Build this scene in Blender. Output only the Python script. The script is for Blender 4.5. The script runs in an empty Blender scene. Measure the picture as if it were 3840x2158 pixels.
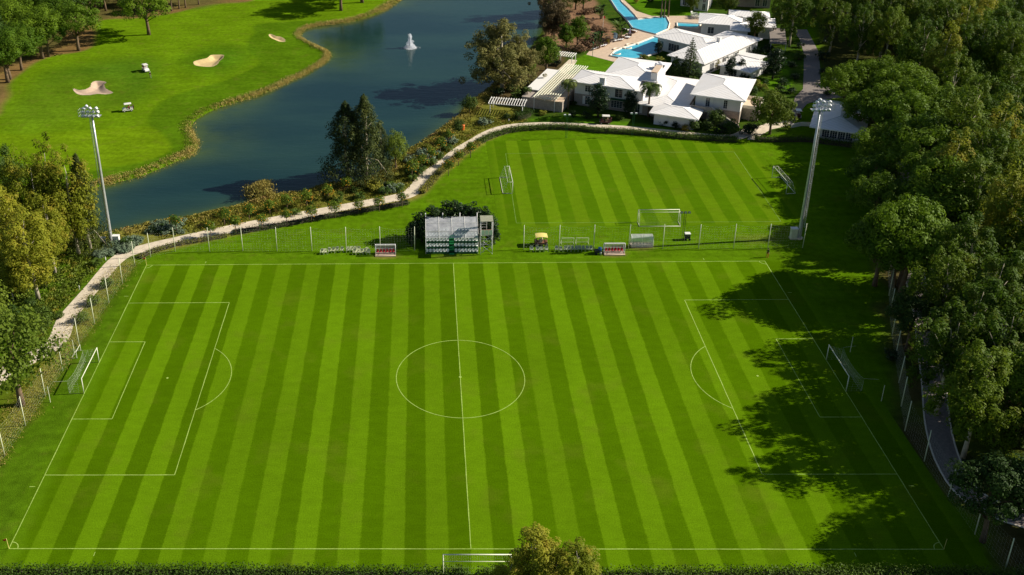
import bpy, bmesh, math, random
import numpy as np
from mathutils import Vector, Matrix
R = math.radians
sc = bpy.context.scene
COL = sc.collection
rnd = random.Random(7)

# ------------------------------------------------------------------ camera
CAMP = np.array([-5.0448, -119.4558, 87.7175])
PITCH, YAW, ROLL = 0.425542, -0.028191, -0.020681
FPX, OX, OY = 3798.93, -431.065, -463.783          # focal length and principal point offset, in photo pixels (3840 x 2158)
_fw = np.array([math.sin(YAW)*math.cos(PITCH), math.cos(YAW)*math.cos(PITCH), -math.sin(PITCH)])
_rt = np.array([math.cos(YAW), -math.sin(YAW), 0.0])
_up = np.cross(_rt, _fw)
_r2 = math.cos(ROLL)*_rt + math.sin(ROLL)*_up
_u2 = -math.sin(ROLL)*_rt + math.cos(ROLL)*_up

def G(x, y, z=0.0):
    """survey helper: photo position (on the 2576-wide print) -> world point on the level z"""
    s = 3840/2576
    px, py = x*s, y*s
    d = _fw + _r2*((px-1920-OX)/FPX) + _u2*(-(py-1079-OY)/FPX)
    t = (z-CAMP[2])/d[2]
    p = CAMP + t*d
    return (float(p[0]), float(p[1]))

cam = bpy.data.cameras.new('camera'); camo = bpy.data.objects.new('camera', cam); COL.objects.link(camo)
M = Matrix(((_r2[0], _u2[0], -_fw[0], CAMP[0]), (_r2[1], _u2[1], -_fw[1], CAMP[1]), (_r2[2], _u2[2], -_fw[2], CAMP[2]), (0, 0, 0, 1)))
camo.matrix_world = M
cam.sensor_fit = 'HORIZONTAL'; cam.sensor_width = 36.0; cam.lens = FPX/3840*36
cam.shift_x = -OX/3840; cam.shift_y = OY/3840
cam.clip_start = 1; cam.clip_end = 6000
sc.camera = camo

# ------------------------------------------------------------------ light
w = bpy.data.worlds.new('World'); sc.world = w; w.use_nodes = True
nt = w.node_tree; sky = nt.nodes.new('ShaderNodeTexSky'); sky.sky_type = 'NISHITA'; sky.sun_disc = False
SUN = Vector((1.65, 0.165, 1.0)).normalized()
el = math.asin(SUN.z); az = math.atan2(SUN.x, SUN.y)
sky.sun_elevation = el; sky.sun_rotation = az; sky.altitude = 60; sky.dust_density = 0.6
bg = nt.nodes['Background']; nt.links.new(sky.outputs[0], bg.inputs[0]); bg.inputs[1].default_value = 0.05
sl = bpy.data.lights.new('sun', 'SUN'); slo = bpy.data.objects.new('sun', sl); COL.objects.link(slo)
sl.energy = 5.0; sl.angle = R(0.5); sl.color = (1.0, 0.93, 0.80)
slo.rotation_euler = (-SUN).to_track_quat('-Z', 'Y').to_euler(); slo.location = (150, 0, 150)
sc.view_settings.view_transform = 'Standard'; sc.view_settings.look = 'None'
sc.view_settings.exposure = 0.55; sc.view_settings.gamma = 1
sc.cycles.transparent_max_bounces = 16

# ------------------------------------------------------------------ materials
MAT = {}
def _nt(name):
    m = bpy.data.materials.new(name); m.use_nodes = True
    t = m.node_tree; b = t.nodes['Principled BSDF']
    MAT[name] = m
    return m, t, b
def N(t, kind, **kw):
    n = t.nodes.new(kind)
    for k, v in kw.items():
        if k.startswith('i_'): n.inputs[k[2:]].default_value = v
        else: setattr(n, k, v)
    return n
def L(t, a, b): t.links.new(a, b)
def coords(t, out='Object'):
    return t.nodes.new('ShaderNodeTexCoord').outputs[out]
def noise(t, vec, scale, detail=3, rough=0.55, sx=None):
    n = N(t, 'ShaderNodeTexNoise'); n.inputs['Scale'].default_value = scale; n.inputs['Detail'].default_value = detail; n.inputs['Roughness'].default_value = rough
    if sx:
        mp = N(t, 'ShaderNodeMapping'); mp.inputs['Scale'].default_value = sx; L(t, vec, mp.inputs['Vector']); vec = mp.outputs[0]
    L(t, vec, n.inputs['Vector']); return n.outputs['Fac']
def maprange(t, v, a, b, c, d, smooth=False):
    n = N(t, 'ShaderNodeMapRange'); n.interpolation_type = 'SMOOTHSTEP' if smooth else 'LINEAR'
    L(t, v, n.inputs['Value'])
    for k, x in zip(('From Min', 'From Max', 'To Min', 'To Max'), (a, b, c, d)): n.inputs[k].default_value = x
    return n.outputs[0]
def mixc(t, f, a, b, mode='MIX'):
    n = N(t, 'ShaderNodeMix', data_type='RGBA', blend_type=mode)
    for s, v in ((n.inputs[0], f), (n.inputs[6], a), (n.inputs[7], b)):
        if isinstance(v, (int, float)): s.default_value = v
        elif isinstance(v, tuple): s.default_value = (*v, 1) if len(v) == 3 else v
        else: L(t, v, s)
    return n.outputs[2]
def math_(t, op, a, b=None, c=None):
    n = N(t, 'ShaderNodeMath', operation=op)
    for s, v in zip(n.inputs, (a, b, c)):
        if v is None: continue
        if isinstance(v, (int, float)): s.default_value = v
        else: L(t, v, s)
    return n.outputs[0]
def bump(t, b, h, dist=0.05, strength=0.5):
    n = N(t, 'ShaderNodeBump'); n.inputs['Distance'].default_value = dist; n.inputs['Strength'].default_value = strength
    L(t, h, n.inputs['Height']); L(t, n.outputs[0], b.inputs['Normal'])

def plain(name, col, rough=0.6, var=0.25, scale=1.5, metal=0.0, spec=0.3):
    """a painted / built surface with blotches of wear and fine grain"""
    m, t, b = _nt(name)
    v = coords(t)
    n1 = noise(t, v, scale, 4); n2 = noise(t, v, scale*9, 3)
    k = math_(t, 'MULTIPLY_ADD', n1, 0.7, 0.0); k = math_(t, 'MULTIPLY_ADD', n2, 0.3, k)
    f = maprange(t, k, 0.3, 0.7, 1-var, 1+var*0.5)
    c = N(t, 'ShaderNodeVectorMath', operation='SCALE'); c.inputs[0].default_value = col; L(t, f, c.inputs['Scale'])
    L(t, c.outputs[0], b.inputs['Base Color'])
    L(t, maprange(t, n2, 0.3, 0.7, rough-0.08, rough+0.08), b.inputs['Roughness'])
    b.inputs['Metallic'].default_value = metal; b.inputs['Specular IOR Level'].default_value = spec
    return m
def leaf(name, c1, c2, c3=None, transl=0.25, scale=0.35, rough=0.6):
    """foliage: colour drifts through the crown and from tree to tree"""
    m, t, b = _nt(name)
    v = coords(t); oi = N(t, 'ShaderNodeObjectInfo')
    n1 = noise(t, v, scale, 3); n2 = noise(t, v, 5.0, 2)
    k = math_(t, 'MULTIPLY_ADD', n2, 0.55, math_(t, 'MULTIPLY', n1, 0.45))
    k = math_(t, 'ADD', k, math_(t, 'MULTIPLY_ADD', oi.outputs['Random'], 0.3, -0.15))
    c = mixc(t, maprange(t, k, 0.36, 0.66, 0, 1), c1, c2)
    if c3: c = mixc(t, maprange(t, n1, 0.55, 0.72, 0, 0.8), c, c3)
    L(t, c, b.inputs['Base Color']); b.inputs['Roughness'].default_value = rough; b.inputs['Specular IOR Level'].default_value = 0.15
    tr = N(t, 'ShaderNodeBsdfTranslucent'); L(t, c, tr.inputs['Color'])
    mx = N(t, 'ShaderNodeMixShader'); mx.inputs[0].default_value = transl
    L(t, b.outputs[0], mx.inputs[1]); L(t, tr.outputs[0], mx.inputs[2])
    L(t, mx.outputs[0], t.nodes['Material Output'].inputs['Surface'])
    return m

# ground with zones of grass, soil and dry growth (attribute 'zone' is the cover's own colour)
m, t, b = _nt('ground_cover')
a = N(t, 'ShaderNodeAttribute', attribute_name='zone'); v = coords(t)
n1 = noise(t, v, 0.07, 4); n2 = noise(t, v, 0.9, 4); n3 = noise(t, v, 7, 2); n4 = noise(t, v, 0.22, 4, sx=(0.5, 2.6, 1))
f = math_(t, 'MULTIPLY', maprange(t, n1, 0.3, 0.7, 0.85, 1.12), maprange(t, n2, 0.3, 0.7, 0.8, 1.2))
f = math_(t, 'MULTIPLY', f, maprange(t, n3, 0.25, 0.75, 0.72, 1.28)); f = math_(t, 'MULTIPLY', f, maprange(t, n4, 0.3, 0.7, 0.86, 1.12))
c = N(t, 'ShaderNodeVectorMath', operation='SCALE'); L(t, a.outputs['Color'], c.inputs[0]); L(t, f, c.inputs['Scale'])
c2 = mixc(t, maprange(t, noise(t, v, 0.33, 4), 0.55, 0.75, 0, 0.3), c.outputs[0], (0.15, 0.15, 0.02))
L(t, c2, b.inputs['Base Color']); b.inputs['Roughness'].default_value = 0.9; b.inputs['Specular IOR Level'].default_value = 0.0
bump(t, b, n3, 0.08, 0.6)

def stripes(name, x0, wid, light, dark, edge, box):
    """mown turf: bands along y of width wid, wavering slightly, fading out at the box edge into plain turf"""
    m, t, b = _nt(name)
    v = coords(t); sx = N(t, 'ShaderNodeSeparateXYZ'); L(t, v, sx.inputs[0])
    wob = math_(t, 'MULTIPLY_ADD', noise(t, v, 0.3, 3), 0.36, -0.18)
    wob = math_(t, 'ADD', wob, math_(t, 'MULTIPLY_ADD', noise(t, v, 4.0, 2), 0.3, -0.15))
    x = math_(t, 'ADD', sx.outputs[0], wob)
    ph = math_(t, 'DIVIDE', math_(t, 'SUBTRACT', x, x0), 2*wid)
    tri = math_(t, 'ABSOLUTE', math_(t, 'SUBTRACT', math_(t, 'FRACT', math_(t, 'ADD', ph, 0.25)), 0.5))   # 0..0.5, 0.25 at band edges
    s = maprange(t, tri, 0.225, 0.275, 0, 1, True)
    # dull and strong bands
    wn = N(t, 'ShaderNodeTexWhiteNoise', noise_dimensions='1D'); L(t, math_(t, 'FLOOR', math_(t, 'DIVIDE', math_(t, 'SUBTRACT', x, x0), wid)), wn.inputs['W'])
    base = mixc(t, s, light, dark)
    f = maprange(t, wn.outputs['Value'], 0, 1, 0.93, 1.07)
    n1 = noise(t, v, 0.05, 4); n2 = noise(t, v, 0.7, 4, sx=(0.7, 1.3, 1)); n3 = noise(t, v, 6, 3); n4 = noise(t, v, 2.2, 2, sx=(0.3, 3.0, 1))
    f = math_(t, 'MULTIPLY', f, maprange(t, n1, 0.3, 0.7, 0.9, 1.1)); f = math_(t, 'MULTIPLY', f, maprange(t, n2, 0.3, 0.7, 0.92, 1.08))
    f = math_(t, 'MULTIPLY', f, maprange(t, n3, 0.25, 0.75, 0.78, 1.22)); f = math_(t, 'MULTIPLY', f, maprange(t, n4, 0.3, 0.7, 0.95, 1.05))
    # fade at the border
    dx = math_(t, 'MINIMUM', math_(t, 'SUBTRACT', sx.outputs[0], box[0]), math_(t, 'SUBTRACT', box[1], sx.outputs[0]))
    dy = math_(t, 'MINIMUM', math_(t, 'SUBTRACT', sx.outputs[1], box[2]), math_(t, 'SUBTRACT', box[3], sx.outputs[1]))
    d = math_(t, 'ADD', math_(t, 'MINIMUM', dx, dy), math_(t, 'MULTIPLY_ADD', noise(t, v, 0.5, 3), 1.6, -0.8))
    base = mixc(t, maprange(t, d, 0.2, 1.8, 0, 1, True), edge, base)
    base = mixc(t, maprange(t, noise(t, v, 0.16, 4), 0.54, 0.75, 0, 0.35), base, (0.13, 0.15, 0.012))
    c = N(t, 'ShaderNodeVectorMath', operation='SCALE'); L(t, base, c.inputs[0]); L(t, f, c.inputs['Scale'])
    L(t, c.outputs[0], b.inputs['Base Color']); b.inputs['Roughness'].default_value = 0.9; b.inputs['Specular IOR Level'].default_value = 0.0
    bump(t, b, n3, 0.04, 0.5)
    return m
LAWN = (0.083, 0.170, 0.003)

plain('white_line', (0.38, 0.53, 0.10), 0.8, 0.45, 3)
plain('faint_line', (0.20, 0.33, 0.05), 0.8, 0.5, 2)
plain('path_concrete', (0.68, 0.58, 0.44), 0.85, 0.3, 0.8)
plain('paver', (0.25, 0.21, 0.185), 0.85, 0.35, 2.5)
plain('deck_stone', (0.62, 0.47, 0.34), 0.8, 0.2, 1.2)
plain('pale_coping', (0.74, 0.66, 0.54), 0.7, 0.15, 1.5)
plain('sand', (0.62, 0.46, 0.22), 0.95, 0.18, 1.2)
plain('grey_sand', (0.52, 0.38, 0.27), 0.95, 0.18, 1.2)
plain('white_paint', (0.80, 0.80, 0.74), 0.45, 0.12, 2)
plain('goal_white', (0.80, 0.80, 0.62), 0.4, 0.12, 3)
plain('cream_pole', (0.70, 0.72, 0.50), 0.5, 0.2, 3)
plain('wall_white', (0.76, 0.74, 0.72), 0.8, 0.12, 0.6)
plain('stone_wall', (0.40, 0.34, 0.29), 0.9, 0.4, 3.5)
plain('trim_white', (0.80, 0.78, 0.74), 0.6, 0.08, 2)
plain('steel', (0.55, 0.56, 0.56), 0.4, 0.25, 2, 0.5)
plain('lamp_white', (0.82, 0.82, 0.84), 0.3, 0.1, 4, 0.0, 0.5)
plain('lamp_glass', (0.55, 0.60, 0.66), 0.12, 0.15, 4, 0.3, 0.6)
plain('dark_metal', (0.035, 0.04, 0.04), 0.5, 0.4, 3)
plain('green_metal', (0.03, 0.16, 0.06), 0.45, 0.3, 3)
plain('green_deck', (0.012, 0.085, 0.03), 0.6, 0.35, 1.5)
plain('green_step', (0.03, 0.30, 0.09), 0.55, 0.25, 2)
plain('seat_white', (0.90, 0.92, 0.84), 0.35, 0.08, 4)
plain('seat_red', (0.55, 0.02, 0.035), 0.4, 0.2, 4)
plain('seat_brown', (0.34, 0.12, 0.08), 0.5, 0.2, 4)
plain('chair_cream', (0.62, 0.64, 0.40), 0.45, 0.15, 5)
plain('chair_grey', (0.42, 0.46, 0.34), 0.45, 0.15, 5)
plain('yellow_paint', (0.80, 0.66, 0.20), 0.5, 0.12, 3)
plain('rust', (0.20, 0.09, 0.045), 0.7, 0.4, 3)
plain('blue_plastic', (0.05, 0.16, 0.38), 0.4, 0.3, 3)
plain('rubber', (0.02, 0.02, 0.022), 0.8, 0.3, 4)
plain('cart_white', (0.82, 0.80, 0.72), 0.3, 0.1, 3, 0, 0.5)
plain('cart_maroon', (0.09, 0.03, 0.03), 0.4, 0.2, 3)
plain('seat_tan', (0.35, 0.25, 0.16), 0.6, 0.2, 3)
plain('orange_paint', (0.75, 0.16, 0.03), 0.5, 0.2, 3)
plain('wood', (0.30, 0.18, 0.11), 0.7, 0.35, 4)
plain('window_dark', (0.03, 0.04, 0.055), 0.15, 0.3, 2, 0, 0.6)
plain('cloth_black', (0.012, 0.012, 0.015), 0.85, 0.3, 3)
plain('cloth_red', (0.42, 0.02, 0.02), 0.8, 0.3, 3)
plain('cloth_white', (0.75, 0.75, 0.75), 0.8, 0.2, 3)
plain('skin', (0.45, 0.26, 0.18), 0.6, 0.15, 5)
plain('hair', (0.02, 0.014, 0.01), 0.6, 0.3, 5)
plain('flag_red', (0.7, 0.03, 0.02), 0.7, 0.2, 5)
plain('umbrella_lilac', (0.36, 0.33, 0.55), 0.8, 0.2, 5)
plain('sign_blue', (0.45, 0.66, 0.85), 0.4, 0.15, 3)
plain('bark_brown', (0.17, 0.115, 0.07), 0.95, 0.5, 2.5)
plain('bark_pale', (0.52, 0.45, 0.33), 0.85, 0.45, 1.6)
plain('bark_dark', (0.07, 0.055, 0.04), 0.95, 0.4, 2.5)
plain('shade_slats', (0.40, 0.40, 0.29), 0.9, 0.25, 2)
plain('net_cord', (0.60, 0.64, 0.48), 0.8, 0.2, 3)
plain('fruit', (0.72, 0.33, 0.015), 0.5, 0.2, 3)
plain('bloom_yellow', (0.62, 0.42, 0.03), 0.7, 0.3, 2)

# standing-seam metal roof: fine ribs along object y / x are built by a wave, pale paint with dust
def seam_roof(name, ang):
    m, t, b = _nt(name); v = coords(t)
    mp = N(t, 'ShaderNodeMapping'); mp.inputs['Rotation'].default_value = (0, 0, ang); L(t, v, mp.inputs['Vector'])
    sp = N(t, 'ShaderNodeSeparateXYZ'); L(t, mp.outputs[0], sp.inputs[0])
    fr = math_(t, 'ABSOLUTE', math_(t, 'SUBTRACT', math_(t, 'FRACT', math_(t, 'DIVIDE', sp.outputs[1], 0.8)), 0.5))
    rib = maprange(t, fr, 0.40, 0.48, 0, 1, True)
    n1 = noise(t, v, 0.5, 4); n2 = noise(t, v, 4, 3)
    c = mixc(t, maprange(t, n1, 0.35, 0.75, 0, 0.5), (0.87, 0.84, 0.82), (0.78, 0.73, 0.67))
    c = mixc(t, maprange(t, n2, 0.5, 0.75, 0, 0.25), c, (0.66, 0.56, 0.46))
    c = mixc(t, math_(t, 'MULTIPLY', rib, 0.42), c, (0.45, 0.44, 0.46))
    L(t, c, b.inputs['Base Color']); b.inputs['Roughness'].default_value = 0.55; b.inputs['Specular IOR Level'].default_value = 0.3
    bump(t, b, rib, 0.05, 0.8)
    return m
seam_roof('roof_seam', R(25)); seam_roof('roof_seam_b', R(45.5)); seam_roof('roof_seam_c', R(106))

# lake water: murky body colour with cloud-reflection streaks painted in (attribute: algae over the shallows), wind ripples
m, t, b = _nt('lake_water')
v = coords(t); a = N(t, 'ShaderNodeAttribute', attribute_name='shore')
deep = mixc(t, maprange(t, noise(t, v, 0.03, 3, sx=(0.5, 1.6, 1)), 0.40, 0.62, 0, 1), (0.007, 0.030, 0.032), (0.015, 0.046, 0.040))
c = mixc(t, math_(t, 'MULTIPLY', a.outputs['Fac'], maprange(t, noise(t, v, 0.12, 3), 0.3, 0.6, 0.35, 1.0)), deep, (0.07, 0.105, 0.012))
L(t, c, b.inputs['Base Color']); b.inputs['Roughness'].default_value = 0.06; b.inputs['IOR'].default_value = 1.33
mp = N(t, 'ShaderNodeMapping'); mp.inputs['Rotation'].default_value = (0, 0, R(28)); mp.inputs['Scale'].default_value = (0.35, 1.6, 1); L(t, v, mp.inputs['Vector'])
wv = noise(t, mp.outputs[0], 0.9, 3, 0.6); w2 = noise(t, v, 3.5, 2)
hh = math_(t, 'MULTIPLY_ADD', w2, 0.25, wv)
bump(t, b, hh, 0.09, 0.55)

m, t, b = _nt('pool_water')
v = coords(t); nn = noise(t, v, 0.8, 3)
a = N(t, 'ShaderNodeAttribute', attribute_name='depth')
c = mixc(t, maprange(t, nn, 0.3, 0.7, 0, 1), (0.05, 0.40, 0.56), (0.09, 0.50, 0.66))
c = mixc(t, a.outputs['Fac'], c, (0.30, 0.62, 0.74))
L(t, c, b.inputs['Base Color']); b.inputs['Roughness'].default_value = 0.05; b.inputs['IOR'].default_value = 1.33
bump(t, b, noise(t, v, 2.5, 3), 0.05, 0.4)

# clear roofing sheet: ribbed polycarbonate
m, t, b = _nt('clear_sheet')
v = coords(t); n1 = noise(t, v, 0.8, 4)
b.inputs['Roughness'].default_value = 0.22
c = mixc(t, maprange(t, n1, 0.3, 0.7, 0, 1), (0.74, 0.76, 0.82), (0.88, 0.88, 0.90)); L(t, c, b.inputs['Base Color'])
tp = N(t, 'ShaderNodeBsdfTransparent'); tp.inputs[0].default_value = (0.85, 0.88, 0.92, 1)
mx = N(t, 'ShaderNodeMixShader'); L(t, maprange(t, n1, 0.3, 0.7, 0.32, 0.52), mx.inputs[0])
L(t, tp.outputs[0], mx.inputs[1]); L(t, b.outputs[0], mx.inputs[2]); L(t, mx.outputs[0], t.nodes['Material Output'].inputs['Surface'])
# fountain spray: dense fine droplets
m, t, b = _nt('spray')
b.inputs['Base Color'].default_value = (0.9, 0.92, 0.95, 1); b.inputs['Roughness'].default_value = 0.4
tr = N(t, 'ShaderNodeBsdfTranslucent'); tr.inputs[0].default_value = (0.9, 0.92, 0.95, 1)
mx = N(t, 'ShaderNodeMixShader'); mx.inputs[0].default_value = 0.5
nn = noise(t, coords(t), 3, 2)
mx0 = N(t, 'ShaderNodeMixShader'); tp = N(t, 'ShaderNodeBsdfTransparent'); L(t, maprange(t, nn, 0.3, 0.7, 0.3, 0.8), mx0.inputs[0])
L(t, b.outputs[0], mx.inputs[1]); L(t, tr.outputs[0], mx.inputs[2]); L(t, tp.outputs[0], mx0.inputs[1]); L(t, mx.outputs[0], mx0.inputs[2])
L(t, mx0.outputs[0], t.nodes['Material Output'].inputs['Surface'])

leaf('pine_leaf', (0.060, 0.125, 0.005), (0.145, 0.230, 0.010), None, 0.35)
leaf('pine_dark', (0.026, 0.058, 0.008), (0.065, 0.115, 0.014), None, 0.2)
leaf('euc_leaf', (0.190, 0.232, 0.015), (0.36, 0.355, 0.032), (0.42, 0.30, 0.04), 0.45)
leaf('feather_leaf', (0.095, 0.150, 0.012), (0.20, 0.255, 0.026), None, 0.35)
leaf('euc_green', (0.058, 0.115, 0.005), (0.135, 0.200, 0.010), (0.18, 0.19, 0.014), 0.4)
leaf('gum_grey', (0.12, 0.13, 0.032), (0.26, 0.235, 0.07), (0.32, 0.25, 0.10), 0.3)
leaf('gum_tan', (0.12, 0.09, 0.04), (0.24, 0.17, 0.08), None, 0.2)
leaf('casuarina_leaf', (0.040, 0.060, 0.016), (0.100, 0.120, 0.024), (0.13, 0.14, 0.026), 0.25)
leaf('orange_leaf', (0.060, 0.115, 0.009), (0.150, 0.215, 0.016), (0.22, 0.22, 0.02), 0.25, 0.8)
leaf('dark_leaf', (0.010, 0.026, 0.008), (0.030, 0.056, 0.014), None, 0.08, 0.5, 0.4)
leaf('bright_leaf', (0.060, 0.105, 0.008), (0.130, 0.175, 0.012), (0.16, 0.16, 0.02), 0.3)
leaf('shrub_leaf', (0.025, 0.055, 0.008), (0.075, 0.120, 0.014), None, 0.15, 0.7)
leaf('hedge_leaf', (0.030, 0.068, 0.006), (0.085, 0.140, 0.012), None, 0.15, 0.9)
leaf('scrub_leaf', (0.14, 0.165, 0.016), (0.27, 0.255, 0.032), (0.32, 0.20, 0.06), 0.25, 0.5)
leaf('silver_leaf', (0.10, 0.15, 0.09), (0.18, 0.23, 0.14), None, 0.15, 0.7)
leaf('palm_leaf', (0.050, 0.085, 0.012), (0.12, 0.15, 0.03), None, 0.2)
leaf('yellow_leaf', (0.17, 0.15, 0.012), (0.33, 0.24, 0.02), None, 0.25, 0.8)
leaf('reed_straw', (0.33, 0.27, 0.065), (0.50, 0.39, 0.12), (0.13, 0.17, 0.02), 0.25, 0.25)
leaf('bank_dry', (0.19, 0.18, 0.026), (0.33, 0.27, 0.055), (0.42, 0.26, 0.12), 0.2, 0.25)
leaf('bank_grass', (0.10, 0.165, 0.010), (0.22, 0.24, 0.025), (0.32, 0.25, 0.06), 0.2, 0.3)
leaf('bed_green', (0.055, 0.105, 0.008), (0.14, 0.18, 0.018), (0.26, 0.20, 0.02), 0.15, 0.4)
leaf('mulch_leaf', (0.15, 0.085, 0.045), (0.26, 0.16, 0.09), None, 0.1, 0.3)

# ------------------------------------------------------------------ mesh tools
class MB:
    def __init__(s): s.v = []; s.f = []
    def add(s, vs, fs):
        o = len(s.v); s.v += [tuple(map(float, p)) for p in vs]; s.f += [tuple(i+o for i in f) for f in fs]; return s
    def box(s, x0, x1, y0, y1, z0, z1):
        return s.add([(x0,y0,z0),(x1,y0,z0),(x1,y1,z0),(x0,y1,z0),(x0,y0,z1),(x1,y0,z1),(x1,y1,z1),(x0,y1,z1)],
                     [(0,3,2,1),(4,5,6,7),(0,1,5,4),(1,2,6,5),(2,3,7,6),(3,0,4,7)])
    def prism(s, poly, z0, z1):
        n = len(poly)
        if sum(poly[i][0]*poly[(i+1)%n][1]-poly[(i+1)%n][0]*poly[i][1] for i in range(n)) < 0: poly = poly[::-1]
        return s.add([(x,y,z0) for x,y in poly]+[(x,y,z1) for x,y in poly],
            [tuple(range(n-1,-1,-1)), tuple(range(n,2*n))]+[(i,(i+1)%n,n+(i+1)%n,n+i) for i in range(n)])
    def tube(s, pts, rad, n=6, cap=True):
        pts = [np.array(p, float) for p in pts]; rad = rad if isinstance(rad, (list, tuple)) else [rad]*len(pts)
        vs = []; fs = []; prev = None
        for i, p in enumerate(pts):
            d = pts[min(i+1, len(pts)-1)]-pts[max(i-1, 0)]; d = d/(np.linalg.norm(d)+1e-9)
            a = np.cross(d, (0,0,1) if abs(d[2]) < 0.9 else (1,0,0)); a /= np.linalg.norm(a)
            if prev is not None:
                a2 = prev-d*np.dot(prev, d)
                if np.linalg.norm(a2) > 1e-4: a = a2/np.linalg.norm(a2)
            prev = a; b = np.cross(d, a)
            for k in range(n):
                q = 2*math.pi*k/n; vs.append(p+rad[i]*(math.cos(q)*a+math.sin(q)*b))
        for i in range(len(pts)-1):
            for k in range(n):
                fs.append((i*n+k, i*n+(k+1)%n, (i+1)*n+(k+1)%n, (i+1)*n+k))
        if cap: fs += [tuple(range(n-1,-1,-1)), tuple(range((len(pts)-1)*n, len(pts)*n))]
        return s.add(vs, fs)
    def bar(s, p, q, w=0.05): return s.tube([p, q], w*0.7, 4)
    def ball(s, c, r, seg=8, rings=5, sq=(1,1,1)):
        vs = [(c[0],c[1],c[2]+r*sq[2])]; fs = []
        for i in range(1, rings):
            th = math.pi*i/rings
            for k in range(seg):
                ph = 2*math.pi*k/seg
                vs.append((c[0]+r*sq[0]*math.sin(th)*math.cos(ph), c[1]+r*sq[1]*math.sin(th)*math.sin(ph), c[2]+r*sq[2]*math.cos(th)))
        vs.append((c[0],c[1],c[2]-r*sq[2])); e = len(vs)-1
        for k in range(seg):
            fs.append((0,1+k,1+(k+1)%seg)); fs.append((e, e-seg+(k+1)%seg, e-seg+k))
        for i in range(rings-2):
            for k in range(seg): fs.append((1+i*seg+k, 1+(i+1)*seg+k, 1+(i+1)*seg+(k+1)%seg, 1+i*seg+(k+1)%seg))
        return s.add(vs, fs)
    def mesh(s, name, mat, smooth=False):
        me = bpy.data.meshes.new(name); me.from_pydata(s.v, [], s.f); me.update()
        me.materials.append(MAT[mat])
        if smooth: me.polygons.foreach_set('use_smooth', [True]*len(me.polygons))
        return me
    def build(s, name, mat, parent=None, smooth=False, **kw):
        o = bpy.data.objects.new(name, s.mesh(name, mat, smooth)); COL.objects.link(o)
        if parent: o.parent = parent
        for k, v in kw.items(): o[k] = v
        return o

def np_mesh(name, V, F, mat, smooth=False):
    me = bpy.data.meshes.new(name); nv, nf, k = len(V), len(F), F.shape[1]
    me.vertices.add(nv); me.vertices.foreach_set('co', np.ascontiguousarray(V, dtype=np.float32).ravel())
    me.loops.add(nf*k); me.loops.foreach_set('vertex_index', np.ascontiguousarray(F, dtype=np.int32).ravel())
    me.polygons.add(nf); me.polygons.foreach_set('loop_start', np.arange(0, nf*k, k, dtype=np.int32))
    me.polygons.foreach_set('use_smooth', np.full(nf, smooth)); me.update(calc_edges=True)
    me.materials.append(MAT[mat]); return me
def link(name, me, parent=None, loc=None):
    o = bpy.data.objects.new(name, me); COL.objects.link(o)
    if parent: o.parent = parent
    if loc: o.location = loc
    return o
def tag(o, label, cat, group=None):
    o['label'] = label; o['category'] = cat
    if group: o['group'] = group
    return o
def thing(name, label, cat, loc=(0,0,0), rz=0.0, group=None):
    o = bpy.data.objects.new(name, None); COL.objects.link(o); o.location = loc; o.rotation_euler = (0,0,rz); o.empty_display_size = 0.3
    return tag(o, label, cat, group)
def structure(o): o['kind'] = 'structure'; return o
def copy_tree(root, loc, rz=0.0, label=None, scale=None):
    r = root.copy(); COL.objects.link(r); r.location = loc; r.rotation_euler = (0,0,rz)
    if label: r['label'] = label
    if scale: r.scale = scale
    for ch in root.children:
        c = ch.copy(); COL.objects.link(c); c.parent = r
        for g in ch.children:
            d = g.copy(); COL.objects.link(d); d.parent = c
    return r
ORD = ['first','second','third','fourth','fifth','sixth','seventh','eighth','ninth','tenth','eleventh','twelfth','thirteenth','fourteenth','fifteenth','sixteenth','seventeenth','eighteenth','nineteenth','twentieth','twenty-first','twenty-second','twenty-third']

def smooth_line(pts, step=1.0, closed=False):
    """Catmull-Rom through the points, resampled"""
    P = [np.array(p, float) for p in pts]; n = len(P); out = []
    rng = range(n) if closed else range(n-1)
    for i in rng:
        g = (lambda k: P[k % n]) if closed else (lambda k: P[min(max(k, 0), n-1)])
        a, b_, c_, d = g(i-1), g(i), g(i+1), g(i+2)
        m = max(2, int(np.linalg.norm(c_-b_)/step))
        for k in range(m):
            u = k/m; out.append(0.5*((2*b_)+(-a+c_)*u+(2*a-5*b_+4*c_-d)*u*u+(-a+3*b_-3*c_+d)*u**3))
    if not closed: out.append(P[-1])
    return np.array(out)
def strip(mb, line, wid, z, w2=None):
    """a flat ribbon of given width along a line, with 4 cm thick edges"""
    line = np.array(line)[:, :2]; d = np.gradient(line, axis=0); d /= np.linalg.norm(d, axis=1)[:, None]+1e-9
    nrm = np.stack([-d[:,1], d[:,0]], 1); n = len(line)
    hw = np.full(n, wid/2) if np.isscalar(wid) else np.array(wid)/2
    A = line+nrm*hw[:,None]; B = line-nrm*hw[:,None]
    vs = [(*p, z) for p in A]+[(*p, z) for p in B]+[(*p, -0.05) for p in A]+[(*p, -0.05) for p in B]; fs = []
    for i in range(n-1):
        fs += [(n+i, n+i+1, i+1, i), (i, i+1, 2*n+i+1, 2*n+i), (3*n+i, 3*n+i+1, n+i+1, n+i)]
    mb.add(vs, fs); return mb
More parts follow.
